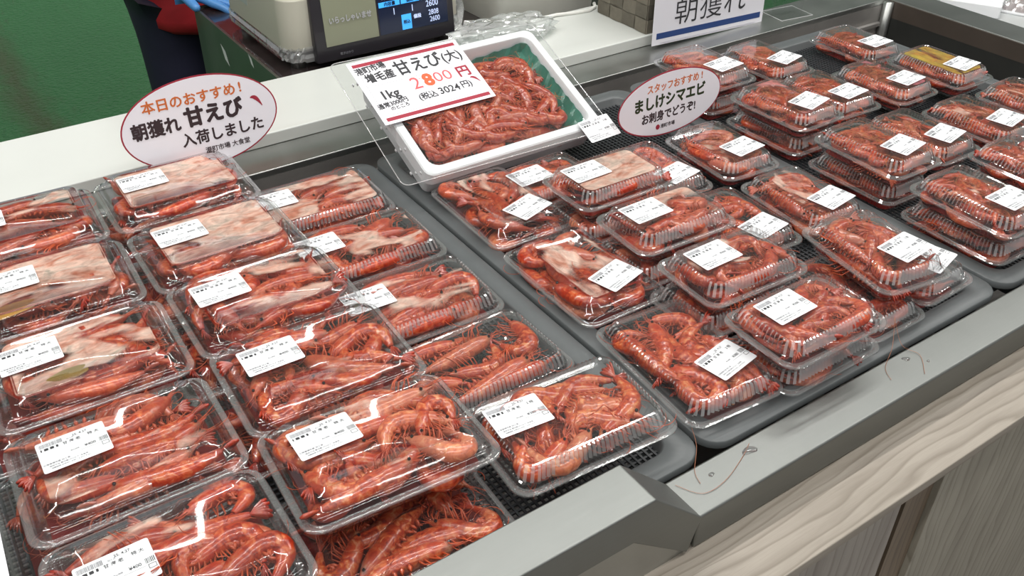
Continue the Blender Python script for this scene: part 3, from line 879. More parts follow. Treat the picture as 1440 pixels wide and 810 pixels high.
for i, k in enumerate(NS):
    lo, hi = NS[k]; cls = 'M' if k[0] == 'E' else 'L'
    scl = .86 if cls == 'M' else 1.0
    curl = {'C5': [2, 3, 4, 5, 6, 7, 9], 'D3': [0, 1, 4, 5, 6, 8, 8], 'A4': [0, 1, 8, 8, 2], 'C3': [0, 1, 8, 4]}.get(k)
    fill_pack(PILE[k], lo, hi, 100 + i, 'in ' + SHORT[k], 'shrimp inside the ' + SHORT[k], scl, curl=curl, juice=k not in ('C4', 'C5'),
              spread=.35 if cls == 'L' else .5, color={'B5': (1, .92, .84), 'B4': (.98, .82, .72), 'C5': (1, .92, .80), 'D3': (.98, .84, .78), 'A4': (.94, .78, .72), 'C4': (.96, .82, .72)}.get(k, (.90, .64, .58)))

HAIR_V, HAIR_F = [], []
def tangle(info, n, seed, zlo=.020, zhi=.041):
    root, w, d, z0, a = info; rn = random.Random(seed)
    base = Matrix.Translation(root.location) @ root.rotation_euler.to_matrix().to_4x4()
    mb = MB()
    for _ in range(n):
        x = rn.uniform(-.5, .5) * (w - .05); y = rn.uniform(-.5, .5) * (d - .045); z = rn.uniform(zlo, zhi)
        ang = rn.uniform(0, 2 * PI); cur = rn.uniform(-3.5, 3.5); ln = rn.uniform(.025, .06); pts = []
        for i in range(8):
            pts.append((max(-w / 2 + .018, min(w / 2 - .018, x)), max(-d / 2 + .018, min(d / 2 - .018, y)), z))
            ang += cur / 7 + rn.uniform(-.15, .15); x += math.cos(ang) * ln / 7; y += math.sin(ang) * ln / 7; z = min(zhi, z + rn.uniform(-.002, .002))
        mb.tube(pts, .00038, 3, cap=False)
    o = len(HAIR_V)
    HAIR_V.extend([tuple(base @ Vector(p)) for p in mb.v]); HAIR_F.extend([tuple(i + o for i in f) for f in mb.f])
for i_, k_ in enumerate(('E1', 'E2', 'E3', 'E4', 'C4', 'C3', 'D3', 'A4', 'B3', 'C2', 'F1', 'F2', 'E0')): tangle(PILE[k_], 14, 1200 + i_)
for i_, k_ in enumerate(('G1', 'G2', 'G3')): tangle(PILE[k_], 60, 1300 + i_)
def roe_patch(k, lx, ly, sx_, sy_, c):
    bm = bmesh.new(); bmesh.ops.create_icosphere(bm, subdivisions=3, radius=1)
    for v_ in bm.verts: v_.co = Vector((v_.co.x * sx_ * (1 + .15 * math.sin(5 * v_.co.y)), v_.co.y * sy_, v_.co.z * .0018))
    me = bpy.data.meshes.new('olive_roe'); bm.to_mesh(me); bm.free(); me.materials.append(plain('olive_roe', c, .3, noise=.5, nscale=60, coat=.4))
    o = obj('olive_roe', me, PILE[k][0], (lx, ly, .0424), (0, 0, .15)); o['label'] = 'olive yellow roe sac pressed under the lid'
roe_patch('A2', -.052, -.046, .045, .013, (.42, .20, .015))
roe_patch('A3', -.022, -.034, .026, .011, (.30, .20, .02))
# lower packs of the stacks
U_ = [
 ('L',0,.030,1.225,-1,'lower pack under the backmost pack of the leftmost column',None),
 ('L',0,.030,1.065,-1,'lower pack under the foggy roe pack at the left edge',None),
 ('L',0,.030,.905,0,'lower pack under the olive-patched pack at the left edge',None),
 ('L',0,.030,.745,0,'lower pack under the pack with the pale shrimp',None),
 ('L',0,.030,.590,0,'lower pack under the frontmost pack of the leftmost column',None),
 ('L',0,.238,1.2180,0,'lower pack under the foggy pack by the oval sweet-shrimp sign',None),
 ('L',0,.238,1.0600,0,'lower pack under the foggiest pack of the second column',None),
 ('L',0,.238,.9060,0,'lower pack under the half foggy second-column pack',None),
 ('L',0,.238,.7600,0,'lower pack under the orange shrimp pack behind the large front one',None),
 ('L',0,.248,.5560,-2,'lower pack peeping out below the large tilted front pack','B6'),
 ('M',0,.7800,.8940,0,'lower ribbed pack under the foggy ribbed pack',None),
 ('M',0,.7800,.7720,-1,'lower ribbed pack, second in the stacked row of the middle tray',None),
 ('M',0,.7780,.6480,-1,'lower ribbed pack, third in the stacked row of the middle tray',None),
 ('M',0,.7850,.5240,0,'lower ribbed pack under the front stack of the middle tray',None),
 ('M',1,.9140,.5600,0,'low ribbed pack with feelers dangling over the tray edge',None),
 ('M',1,1.0330,.5720,2,'lower ribbed pack in the front right corner of the middle tray','G3b'),
]
UNDER = []
for cls, por, x, y, rot, lab, key in U_:
    z = .012
    g = 'clear packs of sweet shrimp in the left tray' if x < .58 else 'clear packs of shrimp in the middle tray'
    st = (-.030, .030, 0) if key == 'G3b' else None
    if key == 'G3b': st = (.020, -.034, 12)
    UNDER.append((key, cls, food_pack(cls, por, x, y, z, rot, lab, g, st, '特', 0)))
for j, (key, cls, info) in enumerate(UNDER):
    if key == 'B6':
        fill_pack(info, 6, 11, 300, 'in lower pack below large tilted front pack', 'shrimp inside the lower pack below the tilted pack')
    else:
        fill_pack(info, 5, 5, 300 + j, scale=.86 if cls == 'M' else 1, rest=True)

# right-hand packs
Q = [
 ('F1x',None),
]
H = [
 # key x y zf rot film stacked label
 ('H1',1.2040,1.1370,.058,-1,.10,1,'stacked ribbed pack just behind the staff-pick oval sign'),
 ('H2',1.4150,1.1750,.012,1.5,.0,0,'single low pack of orange-brown shrimp near the back wall of the well'),
 ('I1',1.2100,.9450,.058,1,.15,1,'stacked pack with crimson shrimp, second along the right tray edge'),
 ('J1',1.3560,.9750,.030,-3,.12,0,'low pack of small orange shrimp between stacked packs'),
 ('K1',1.4900,.9550,.030,1,.05,0,'pack with a purple-red sheen beside the yellow-sheened pack'),
 ('L1',1.6400,1.1350,.012,-1,.05,0,'farthest pack, alone on the black mesh in the well corner'),
 ('M1',1.6280,.9350,.034,0,.10,0,'pack with a yellow sheen under its lid near the end wall'),
 ('N1',1.2060,.7560,.058,-1,.05,1,'stacked pack thick with thin orange feelers, right tray edge'),
 ('O1',1.3520,.7760,.030,-1,.05,0,'low pack of dark red shrimp right of the feeler-filled stack'),
 ('P1',1.4900,.7550,.030,0,.05,0,'low pack of brownish shrimp behind the right edge packs'),
 ('Q1',1.6300,.7450,.034,1,.10,0,'pack cut by the right edge, in front of the yellow-sheened one'),
 ('R1',1.1960,.5700,.058,-2,.10,1,'big stacked pack at the front of the right tray'),
 ('S1',1.3600,.5850,.058,0,.0,1,'stacked pack cut by the right edge of the picture'),
]
for i, (k, x, y, zf, rot, film, stacked, lab) in enumerate(H):
    col_key = {'H2': 1, 'J1': 1, 'K1': 1, 'L1': 2, 'M1': 2, 'P1': 2, 'Q1': 2, 'S1': 1}.get(k, 0)
    film, tnt = {'M1': (.85, (.85, .78, .12)), 'K1': (.30, (.75, .28, .42)), 'I1': (.35, (.9, .5, .6))}.get(k, (film, (1, 1, 1)))  # yellow and purple lid reflections painted in as film tint
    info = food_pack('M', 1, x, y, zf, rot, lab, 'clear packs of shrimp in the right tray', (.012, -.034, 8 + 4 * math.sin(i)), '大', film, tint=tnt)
    fill_pack(info, 9, 15, 500 + i, scale=.64, rest=True, spread=.7, zs=(.012, .029)); tangle(info, 100, 900 + i)
    if stacked:
        info = food_pack('M', 1, x + .004, y + .004, zf - .0465, rot * .5, 'lower pack beneath the ' + lab.replace('stacked ', ''), 'clear packs of shrimp in the right tray')
        fill_pack(info, 9, 9, 600 + i, scale=.66, rest=True, spread=.6); tangle(info, 22, 950 + i)
for k in ('F1', 'F2', 'G1', 'G2'):
    pass
GS = {'G1': 'ribbed pack beside staff-pick sign', 'G2': 'yellow-feelered ribbed pack', 'G3': 'skewed ribbed pack'}
for i, k in enumerate(('G3', 'G2', 'G1')):
    fill_pack(PILE[k], 6, 9, 700 + i, 'in ' + GS[k], 'shrimp inside the ' + GS[k], .86, spread=.5, color=(.92, .80, .85))
for i, k in enumerate(('F1', 'F2', 'E0')):
    fill_pack(PILE[k], 6, 8, 720 + i, scale=.86, rest=True)

# ================================================================== FOAM BOX with shrimp, clear cover and price card
TH = math.radians(23.3)
BW, BD, BH = .337, .240, .055
box = empty('foam_box', (.592, 1.084, .045), (TH, 0, 0), 'white styrofoam box of sweet shrimp tilted against the ledge', 'box')
def foam_tub():
    prof_o = [(0.010, -BH, .012), (0.004, -BH * .45, .014), (0.0, -BH * .42, .016), (0.0, -.002, .016), (.002, 0, .015)]
    prof_i = [(.0145, 0, .018), (.016, -.002, .018), (.022, -BH + .010, .016), (.026, -BH + .008, .014)]
    vs = []; fs = []
    pr = prof_o + prof_i
    for ins, z, r in pr: vs += [(x + BW / 2, y + BD / 2, z) for x, y in rrect(BW - 2 * ins, BD - 2 * ins, r, 5)]
    n = len(vs) // len(pr)
    for i in range(len(pr) - 1):
        for k in range(n): fs.append((i * n + k, i * n + (k + 1) % n, (i + 1) * n + (k + 1) % n, (i + 1) * n + k))
    fs.append(tuple(range(n))[::-1]); fs.append(tuple((len(pr) - 1) * n + k for k in range(n)))
    return mesh('tub', vs, fs, M['foam'], True)
ft = obj('tub', foam_tub(), box)
e = ft.modifiers.new('es', 'EDGE_SPLIT'); e.split_angle = math.radians(40)
mb = MB()
for i in range(5):
    for j in range(3):
        y = .02 + i * .05 + j * .012; z = -.012 - j * .014
        mb.box(-.0006, .0012, y - .0022, y + .0022, z - .002, z + .002)
tag(mb.build('side_pits', plain('foam_pit_highlight', (.92, .92, .94), .6), box, smooth=True), kind='stuff')
# green film lining
w = N('green_lining_film'); v = w.coord()
w.bsdf(Base_Color=w.mixc(w.noise(v, 30, 3), (0.01, 0.11, 0.075), (0.05, 0.26, 0.18)), Roughness=0.25, Coat_Weight=0.6)
gv = []; gf = []
nx, ny = 34, 26
for j in range(ny):
    for i in range(nx):
        u = i / (nx - 1); t = j / (ny - 1)
        edge = min(u, 1 - u, t, 1 - t)
        z = -.040 + max(0, .09 - edge) * (.20 + .16 * max(0, u - .6) / .4) + random.uniform(-.0026, .0026)
        gv.append((.021 + u * (BW - .042), .021 + t * (BD - .042), min(z, -.006)))
for j in range(ny - 1):
    for i in range(nx - 1): gf.append((j * nx + i, j * nx + i + 1, (j + 1) * nx + i + 1, (j + 1) * nx + i))
obj('lining', mesh('lining', gv, gf, w.m, False), box)
# sticker on the box's front right corner
st = obj('price_sticker', STICK, box, (BW - .020, -.010, .0055), (.06, 0, .03)); obj('printing', PRINT['特'], st)
# shrimp in the box: rings of curled shrimp
bm4 = Matrix.Translation(box.location) @ box.rotation_euler.to_matrix().to_4x4()
rest_box = 0
lowF = Filler(BW - .055, BD - .060, 34, 0, -.026, 0, 1.0, 1.2, None, 801, .006)
for (vi, an, s, c, z, roll, pitch) in lowF.items:
    mx = bm4 @ Matrix.Translation((BW / 2 + c[0] - .008, BD / 2 + c[1] - .004, z)) @ Matrix.Rotation(an, 4, 'Z') @ Matrix.Rotation(roll, 4, 'X') @ Matrix.Scale(s, 4)
    put_rest(vi, mx, random.random() * .5)
topF = Filler(BW - .070, BD - .075, 46, 0, -.009, 0, .92, 1.1, None, 802, .006)
for (vi, an, s, c, z, roll, pitch) in topF.items:
    mx = bm4 @ Matrix.Translation((BW / 2 + c[0] - .010, BD / 2 + c[1] - .006, z)) @ Matrix.Rotation(an, 4, 'Z') @ Matrix.Rotation(roll, 4, 'X') @ Matrix.Scale(s, 4)
    ux = c[0] / (BW - .07); uy = c[1] / (BD - .075)
    colw = ('left end', 'left part', 'centre', 'right part', 'right end')[min(4, max(0, int((ux + .40) / .16)))]
    roww = ('front', 'middle', 'back')[min(2, max(0, int((uy + .36) / .24)))]
    put_shrimp(vi, mx, '%s red shrimp, head %s, %s row, %s of the white styrofoam box' % (curl_word(vi), head_word(an), roww, colw), 'shrimp heaped in the styrofoam box', (.76, .52, .46, 1))
class FakeRoot: pass
fr_ = FakeRoot(); fr_.location = bm4 @ Vector((BW / 2, BD / 2, -.02)); fr_.rotation_euler = box.rotation_euler
tangle((fr_, BW - .04, BD - .05, 0, 0), 90, 1500, .012, .024)
# foam block wedged behind
mb = MB(); mb.box(-.13, .13, -.016, .016, 0, .058)
tag(mb.build('foam_block', M['foam'], None, (.775, 1.228, -.0135), bevel=.003), 'white foam block wedged under the back of the tilted box', 'block')
# clear cover lying on the box
cov = empty('clear_cover', (.592, 1.084, .045), (TH, 0, 0), 'clear acrylic cover sheet lying over the tilted styrofoam box', 'cover')
kx = 1.0227
cpts = [(-.045, -.006), (.335, -.016), (.337, .241), (-.040, .252)]
def round_poly(pts, r, n=5):
    out = []
    m = len(pts)
    for i in range(m):
        p = Vector(pts[i]); a = (Vector(pts[i - 1]) - p).normalized(); b = (Vector(pts[(i + 1) % m]) - p).normalized()
        p0 = p + a * r; p1 = p + b * r
        for k in range(n + 1):
            t = k / n; q = p0 * (1 - t) ** 2 + p * 2 * t * (1 - t) + p1 * t * t
            out.append((q.x * kx, q.y * kx))
    return out
rp = round_poly(cpts, .014)
mb = MB(); mb.prism(rp, .0030, .0042); mb.build('sheet', M['acrylic'], cov)
mb = MB(); mb.tube([(x, y, .0036) for x, y in rp + rp[:1]], .0008, 5)
mb.build('sheet_edge', plastic_clear('acrylic_edge', .45, boost=2.2), cov, smooth=True)
# price card
card = empty('price_card', (.592, 1.084, .045), (TH, 0, 0), 'white price card reading 2800 yen for 1 kg with red bars', 'price card')
CX, CY, CW, CH = .0830 * kx, .1745 * kx, .1975 * kx, .1350 * kx
mb = MB(); mb.prism(rrect(CW, CH, .001, 2, CX, CY), .0062, .0067); mb.build('card', M['sign'], card)
mb = MB(); mb.box(CX - CW / 2 + .007, CX + CW / 2 - .007, CY + CH / 2 - .0125, CY + CH / 2 - .0055, .0067, .0069)
mb.build('red_bar', M['ink_red'], card)
mb = MB(); mb.box(CX - CW / 2 + .007, CX + CW / 2 - .007, CY - CH / 2 + .0055, CY - CH / 2 + .0125, .0067, .0069)
mb.build('red_bar', M['ink_red'], card)
mb = MB(); rr_ = rrect(CW * .90, CH * .76, .018, 6, CX, CY)
mb.tube([(x, y, .0068) for x, y in rr_ + rr_[:1]], .00025, 4)
mb.tube([(CX - CW * .45, CY + .012, .0068), (CX + CW * .45, CY + .012, .0068)], .00025, 4)
mb.build('thin_frame', M['ink_grey'], card)
Z = .0069
def ct(s, size, x, y, mat, bold=.0, sx=1.0, rot=0, name='lettering', shear=0.0):
    return text(name, s, size, mat, card, (CX + x, CY + y, Z), (0, 0, rot), bold, sx=sx, shear=shear)
ct('港町市場', .0160, -.068, .048, M['ink'], .022, .85, .10)
ct('増毛産', .0205, -.060, .028, M['ink'], .028, .85, .04)
ct('甘えび', .0330, .012, .034, M['ink'], .018, .88, .03)
ct('(大)', .0270, .075, .035, M['ink'], .016, .85, .02)
ct('2', .0360, -.012, -.004, M['ink_pink'], .004, 1.0)
ct('8', .0350, .011, -.003, M['ink_warm'], .045, 1.0)
ct('00', .0300, .038, -.002, M['ink_pink'], -.002, 1.15)
ct('円', .0250, .077, -.003, M['ink_red'], .030, 1.0)
ct('1kg', .0250, -.064, -.012, M['ink'], .022, .95, .02)
ct('通常3000円', .0115, -.068, -.031, M['ink'], .022, .95, .08)
ct('のところ', .0085, -.060, -.0405, M['ink'], .022, 1.0, .06)
ct('(税込', .0155, -.006, -.0335, M['ink'], .016, .95)
ct('3024', .0195, .034, -.0315, M['ink'], .012, 1.0)
ct('円)', .0165, .067, -.0300, M['ink'], .014, .95)

def little_shrimp_print(parent, x, y, z, s, rot=0):
    """small printed shrimp emblem"""
    mb = MB(); o = []
    for k in range(9):
        t = k / 8; a = 2.5 - 3.2 * t
        o.append((x + s * (.9 * t - .45), y + s * (.35 - .9 * t + .35 * math.sin(3 * t)), z))
    mb.tube(o, [s * r for r in (.04, .09, .13, .16, .17, .15, .12, .07, .03)], 6, 0)
    mb.v = [(a, b, z + (c - z) * .05) for a, b, c in mb.v]
    return mb.build('shrimp_emblem', M['ink_red'], parent)
little_shrimp_print(card, CX + .087, CY - .024, Z, .015)

# ================================================================== OVAL SIGNS
def oval_sign(name, loc, a, b, lean, lines, label, stand_z, yaw=0, emblem=None):
    s = empty(name, loc, (PI / 2 - lean, 0, yaw), label, 'sign')
    def ell(k1, k2, z0, z1, m, nm):
        mb = MB(); mb.prism([(k1 * math.cos(2 * PI * i / 64), k2 * math.sin(2 * PI * i / 64)) for i in range(64)], z0, z1)
        return mb.build(nm, m, s)
    ell(a, b, -.0006, 0, M['ink_red'], 'red_border')
    ell(a - .0022, b - .0022, 0, .0003, M['sign'], 'card')
    for body, size, x, y, mat, bold, sx in lines:
        text('lettering', body, size, mat, s, (x, y, .0005), (0, 0, 0), bold, sx=sx)
    if emblem: little_shrimp_print(s, emblem[0], emblem[1], .0005, emblem[2])
    mb = MB(); mb.box(-.008, .008, stand_z, -b * .6, -.0035, -.0008)
    mb.build('clip_stand', M['acrylic'], s)
    return s
oval_sign('oval_sign', (.334, 1.297, .118), .1165, .0680, .16,
  [('本日のおすすめ', .0195, -.010, .036, M['ink_orange'], .018, 1.02), ('!', .0200, .066, .037, M['ink_orange'], .018, 1),
   ('朝獲れ', .0255, -.066, .004, M['ink_brown'], .030, .92), ('甘えび', .0300, .020, .008, M['ink_brown'], .042, .98),
   ('入荷しました', .0215, .028, -.023, M['ink_brown'], .022, .98), ('港町市場 大食堂', .0095, .030, -.044, M['ink_brown'], .010, 1.0)],
  'large oval sign with red rim announcing fresh sweet shrimp, by the white ledge', -.115, emblem=(.086, .012, .018))
oval_sign('oval_sign', (1.0330, 1.040, .0745), .1140, .0545, .10,
  [('スタッフおすすめ', .0160, .004, .030, M['ink_orange'], .016, .90), ('!', .0160, .068, .031, M['ink_orange'], .018, 1),
   ('ましけシマエビ', .0245, -.002, .006, M['ink_green'], .034, .93), ('お刺身でどうぞ!', .0185, -.004, -.019, M['ink_brown'], .026, .90),
   ('●', .0110, -.028, -.038, M['ink_red'], .02, 1), ('港町市場', .0080, -.006, -.038, M['ink_brown'], .010, 1)],
  'smaller oval staff-pick sign with red rim standing in the middle tray', -.10)

# ================================================================== RECTANGULAR SIGN behind
sg = empty('paper_sign', (1.452, 1.372, .004), (PI / 2 - .06, .034, 0), 'white rectangular sign with thin black characters and a navy bar', 'sign')
mb = MB(); mb.box(-.163, .163, 0, .215, -.001, 0); mb.build('card', M['sign'], sg)
mb = MB(); mb.box(-.152, .154, .012, .0245, 0, .0003); mb.build('navy_bar', M['ink_navy'], sg)
text('lettering', '朝獲れ', .072, M['ink'], sg, (-.002, .062, .0005), (0, 0, 0), -.006, sx=.98)
mb = MB(); mb.box(-.14, .14, .002, .14, -.02, -.017); mb.box(-.14, .14, .001, .004, -.045, 0); mb.build('acrylic_holder', M['acrylic'], sg)

# ================================================================== BACK TABLE, SCALE, PERSON
M['table_side'] = steel('steel_side_green_reflection', (0.26, 0.29, 0.25), .42, .15, (1, 1, 1))  # green reflected from the floor is put into the steel colour
M['wet_dark'] = plain('wet_dark_table_top', (0.035, 0.026, 0.026), 0.12, noise=.7, nscale=22, bump=.35, bscale=60, coat=.6)
tb = empty('work_table', (1.0, 1.9, -.85), label='low steel work table with wet dark top behind the ledge', cat='table')
def tpart(mb, nm, m, **k):
    o = mb.build(nm, m, None, **k); o.parent = tb; o.location = (-1.0, -1.9, .85); return o
mb = MB(); mb.box(.592, 1.55, 1.615, 2.146, -.012, -.004); tpart(mb, 'table_top', M['wet_dark'])
mb = MB(); mb.box(.586, .592, 1.612, 2.15, -.60, .0); tpart(mb, 'side_panel', M['table_side'], bevel=.001)
mb = MB(); mb.box(.592, 1.55, 1.609, 1.614, -.60, -.004); tpart(mb, 'front_panel', M['table_side'])
mb = MB(); mb.box(.592, 1.55, 2.146, 2.150, -.60, .0); tpart(mb, 'back_panel', M['table_side'])
for x in (.61, 1.53):
    for y in (1.64, 2.12):
        mb = MB(); mb.tube([(x, y, -.85), (x, y, -.012)], .015, 10); tpart(mb, 'leg', M['steel'], smooth=True)
for k, (y, z, s) in enumerate(((1.97, -.055, .020), (1.80, -.012, .012), (1.70, -.045, .016))):
    mb = MB(); mb.add([(.5855, y - s, z - s), (.5855, y + s * .2, z - s * .6), (.5855, y + s, z + s), (.5855, y - s * .3, z + s * .5)], [(0, 1, 2, 3)])
    tpart(mb, 'torn_tape', plain('torn_white_tape', (.75, .78, .75), .5))

M['beige'] = plain('beige_scale_casing', (0.52, 0.50, 0.42), .38, noise=.04, nscale=12)
M['beige_side'] = plain('beige_scale_side', (0.42, 0.41, 0.30), .4, noise=.05, nscale=8)
M['bezel'] = plain('dark_bezel', (0.022, 0.019, 0.024), .30, coat=.2)
sc = empty('weighing_scale', (.80, 1.80, -.004), label='beige electronic weighing scale with a two-part customer display', cat='scale')
def spart(mb, nm, m, **k):
    o = mb.build(nm, m, None, **k); o.parent = sc; o.location = (-.80, -1.80, .004); return o
mb = MB(); mb.prism(rrect(.40, .34, .038, 6, .818, 1.845), .034, .136); spart(mb, 'casing', M['beige'], bevel=.004)
mb = MB(); mb.prism(rrect(.385, .325, .034, 6, .818, 1.845), .137, .141); spart(mb, 'seam', M['bezel'])
mb = MB(); mb.prism(rrect(.37, .31, .03, 6, .818, 1.845), .141, .156); spart(mb, 'weighing_plate', M['steel'], bevel=.003)
for x in (.65, .98):
    for y in (1.705, 1.98):
        mb = MB(); mb.tube([(x, y, -.004), (x, y, .034)], .016, 12); spart(mb, 'foot', M['steel'], smooth=True)
# crinkled film wrap round the bottom
vs = []; fs = []
rp2 = rrect(.404, .344, .040, 14, .818, 1.845); n = len(rp2)
for j in range(5):
    for i, (x, y) in enumerate(rp2):
        k = 1 + random.uniform(-.012, .014)
        vs.append((.818 + (x - .818) * k, 1.845 + (y - 1.845) * k, .014 + j * .007 + random.uniform(-.002, .002)))
for j in range(4):
    for i in range(n): fs.append((j * n + i, j * n + (i + 1) % n, (j + 1) * n + (i + 1) % n, (j + 1) * n + i))
o = obj('film_wrap', mesh('film_wrap', vs, fs, M['bag']), sc, (-.80, -1.80, .004))
# side label
mb = MB(); mb.box(.6172, .6178, 1.865, 1.945, .078, .128, 0); mb.box(.6168, .6174, 1.915, 1.940, .095, .124, 1)
spart(mb, 'side_label', [plain('pale_side_label', (.45, .50, .47), .5), plain('blue_print', (.03, .28, .55), .5)])
# display
dp = empty('tmp_disp'); bpy.data.objects.remove(dp)
D0 = (.829, 1.655, .010)
disp_tilt = .10
def dpart(mb, nm, m, **k):
    o = mb.build(nm, m, sc, **k)
    o.location = (D0[0] - .80, D0[1] - 1.80, D0[2] + .004); o.rotation_euler = (-disp_tilt, 0, 0); return o
mb = MB(); mb.box(-.158, .158, 0, .022, 0, .160); disp = dpart(mb, 'display_housing', M['bezel'], bevel=.004)
def flat(x0, x1, z0, z1, m, nm, yy=-.0006):
    mb = MB(); mb.box(x0, x1, yy - .0003, yy + .0012, z0, z1); o = mb.build(nm, m, disp); return o
M['lcd'] = plain('olive_display_pane', (0.26, 0.27, 0.19), .25, spec=.5)
M['screen'] = plain('dark_blue_screen', (0.008, 0.012, 0.03), .15, emit=.6)
M['sblue'] = plain('screen_light_blue', (0.05, 0.36, 0.85), .3, emit=.75)
M['swhite'] = plain('screen_white', (0.50, 0.58, 0.80), .3, emit=.8)
flat(-.135, -.020, .030, .135, M['lcd'], 'left_pane')
flat(-.016, .142, .030, .158, M['screen'], 'right_pane', -.0003)
flat(-.014, .033, .084, .094, M['sblue'], 'blue_bar', -.0012)
flat(.036, .078, .084, .094, M['sblue'], 'blue_bar', -.0012)
flat(.081, .136, .084, .094, M['sblue'], 'blue_bar', -.0012)
flat(.034, .056, .032, .062, M['sblue'], 'blue_button', -.0012)
def dtx(s, size, x, z, m, bold=0, sx=1):
    return text('display_lettering', s, size, m, disp, (x, -.0024, z), (PI / 2, 0, 0), bold, sx=sx)
dtx('いらっしゃいませ', .0145, -.078, .078, plain('lcd_letter', (.42, .42, .44), .4), .03, .80)
dtx('増毛産', .011, .005, .118, M['swhite'], .01)
dtx('冷凍甘エビ1K', .011, .022, .103, M['swhite'], .01, .85)
dtx('内容量', .0085, .010, .089, M['screen'], .02); dtx('個数', .0085, .056, .089, M['screen'], .02); dtx('単価', .0085, .108, .089, M['screen'], .02)
dtx('1', .019, .018, .072, M['swhite'], 0, .8); dtx('1', .019, .060, .072, M['swhite'], 0, .8)
dtx('2600', .018, .106, .074, M['swhite'], 0, .80); dtx('2808', .015, .108, .056, M['swhite'], 0, .80); dtx('2600', .015, .110, .042, M['swhite'], 0, .80)
dtx('値段', .009, .070, .054, M['swhite'], .02); dtx('税込', .008, .045, .047, M['screen'], .03)
dtx('電子はかり', .006, -.095, .012, M['ink_grey'], 0)

# ---- person behind the table
M['trousers'] = plain('navy_trousers', (0.012, 0.012, 0.035), .75, noise=.35, nscale=14, bump=.4, bscale=40)
M['jacket'] = plain('red_jacket', (0.33, 0.008, 0.014), .7, noise=.3, nscale=18, bump=.4, bscale=60)
M['glove'] = plain('blue_rubber_glove', (0.10, 0.32, 0.72), .4, noise=.15, nscale=30)
M['skin'] = plain('skin', (0.55, 0.30, 0.20), .5)
M['hair'] = plain('black_hair', (0.012, 0.010, 0.010), .5)
M['boots'] = plain('white_rubber_boots', (0.62, 0.62, 0.60), .4)
def skinned(name, pts, edges, rad, mat, parent=None, sub=2):
    me = bpy.data.meshes.new(name); me.from_pydata(pts, edges, []); me.materials.append(mat)
    o = obj(name, me, parent)
    sk = o.modifiers.new('skin', 'SKIN'); sk.use_smooth_shade = True
    for i, r in enumerate(rad):
        d = me.skin_vertices[0].data[i]; d.radius = (r, r) if not isinstance(r, tuple) else r
        d.use_root = (i == 0)
    s = o.modifiers.new('sub', 'SUBSURF'); s.levels = sub; s.render_levels = sub
    return o
px, py = .690, 2.40
# body: pelvis root, spine, neck, head, two arms, two legs
pts = [(px, py, .02), (px, py - .01, .20), (px, py - .03, .40), (px, py - .02, .53), (px, py - .01, .60), (px, py - .03, .68), (px, py - .045, .755),
       (px - .19, py - .03, .47), (px - .27, py - .10, .24), (.580, 2.205, .050),
       (px + .19, py - .03, .47), (px + .24, py - .12, .22), (px + .165, py - .235, .085),
       (px - .090, py, -.06), (px - .088, py - .015, -.40), (px - .09, py + .02, -.78), (px - .09, py - .10, -.82),
       (px + .090, py, -.06), (px + .092, py - .015, -.40), (px + .09, py + .02, -.78), (px + .09, py - .10, -.82)]
edges = [(0, 1), (1, 2), (2, 3), (3, 4), (4, 5), (5, 6), (2, 7), (7, 8), (8, 9), (2, 10), (10, 11), (11, 12), (0, 13), (13, 14), (14, 15), (15, 16), (0, 17), (17, 18), (18, 19), (19, 20)]
rad = [(.14, .11), (.135, .10), (.15, .10), .07, .05, .085, .075, .055, .042, .030, .055, .042, .030, .085, .062, .048, .035, .085, .062, .048, .035]
person = skinned('person', pts, edges, rad, M['skin'])
tag(person, 'person in a red jacket, navy trousers and blue glove standing behind the steel table', 'person')
def cloth(name, pts, edges, rad, mat): return skinned(name, pts, edges, rad, mat, person)
cloth('trousers', [(px, py, .03), (px - .088, py, -.06), (px - .088, py - .015, -.40), (px - .09, py + .015, -.74), (px + .088, py, -.06), (px + .092, py - .015, -.40), (px + .09, py + .015, -.74)],
      [(0, 1), (1, 2), (2, 3), (0, 4), (4, 5), (5, 6)], [(.16, .13), .115, .098, .085, .115, .098, .085], M['trousers'])
cloth('jacket', [(px, py, -.115), (px, py - .005, -.060), (px, py - .01, .20), (px, py - .03, .40), (px, py - .02, .50), (px - .20, py - .03, .47), (px - .275, py - .10, .24), (.572, 2.235, .075), (px + .20, py - .03, .47), (px + .25, py - .12, .22), (px + .175, py - .225, .095)],
      [(0, 1), (1, 2), (2, 3), (3, 4), (3, 5), (5, 6), (6, 7), (3, 8), (8, 9), (9, 10)], [(.215, .20), (.205, .19), (.165, .13), (.165, .12), .07, .075, .060, .045, .075, .060, .045], M['jacket'])
cloth('hair', [(px, py - .02, .76), (px, py - .005, .70), (px, py, .66)], [(0, 1), (1, 2)], [.088, .092, .06], M['hair'])
for s in (-1, 1):
    cloth('boot', [(px + s * .09, py + .015, -.62), (px + s * .09, py + .02, -.79), (px + s * .09, py - .05, -.815), (px + s * .09, py - .13, -.825)],
          [(0, 1), (1, 2), (2, 3)], [.062, .048, .036, .022], M['boots'])
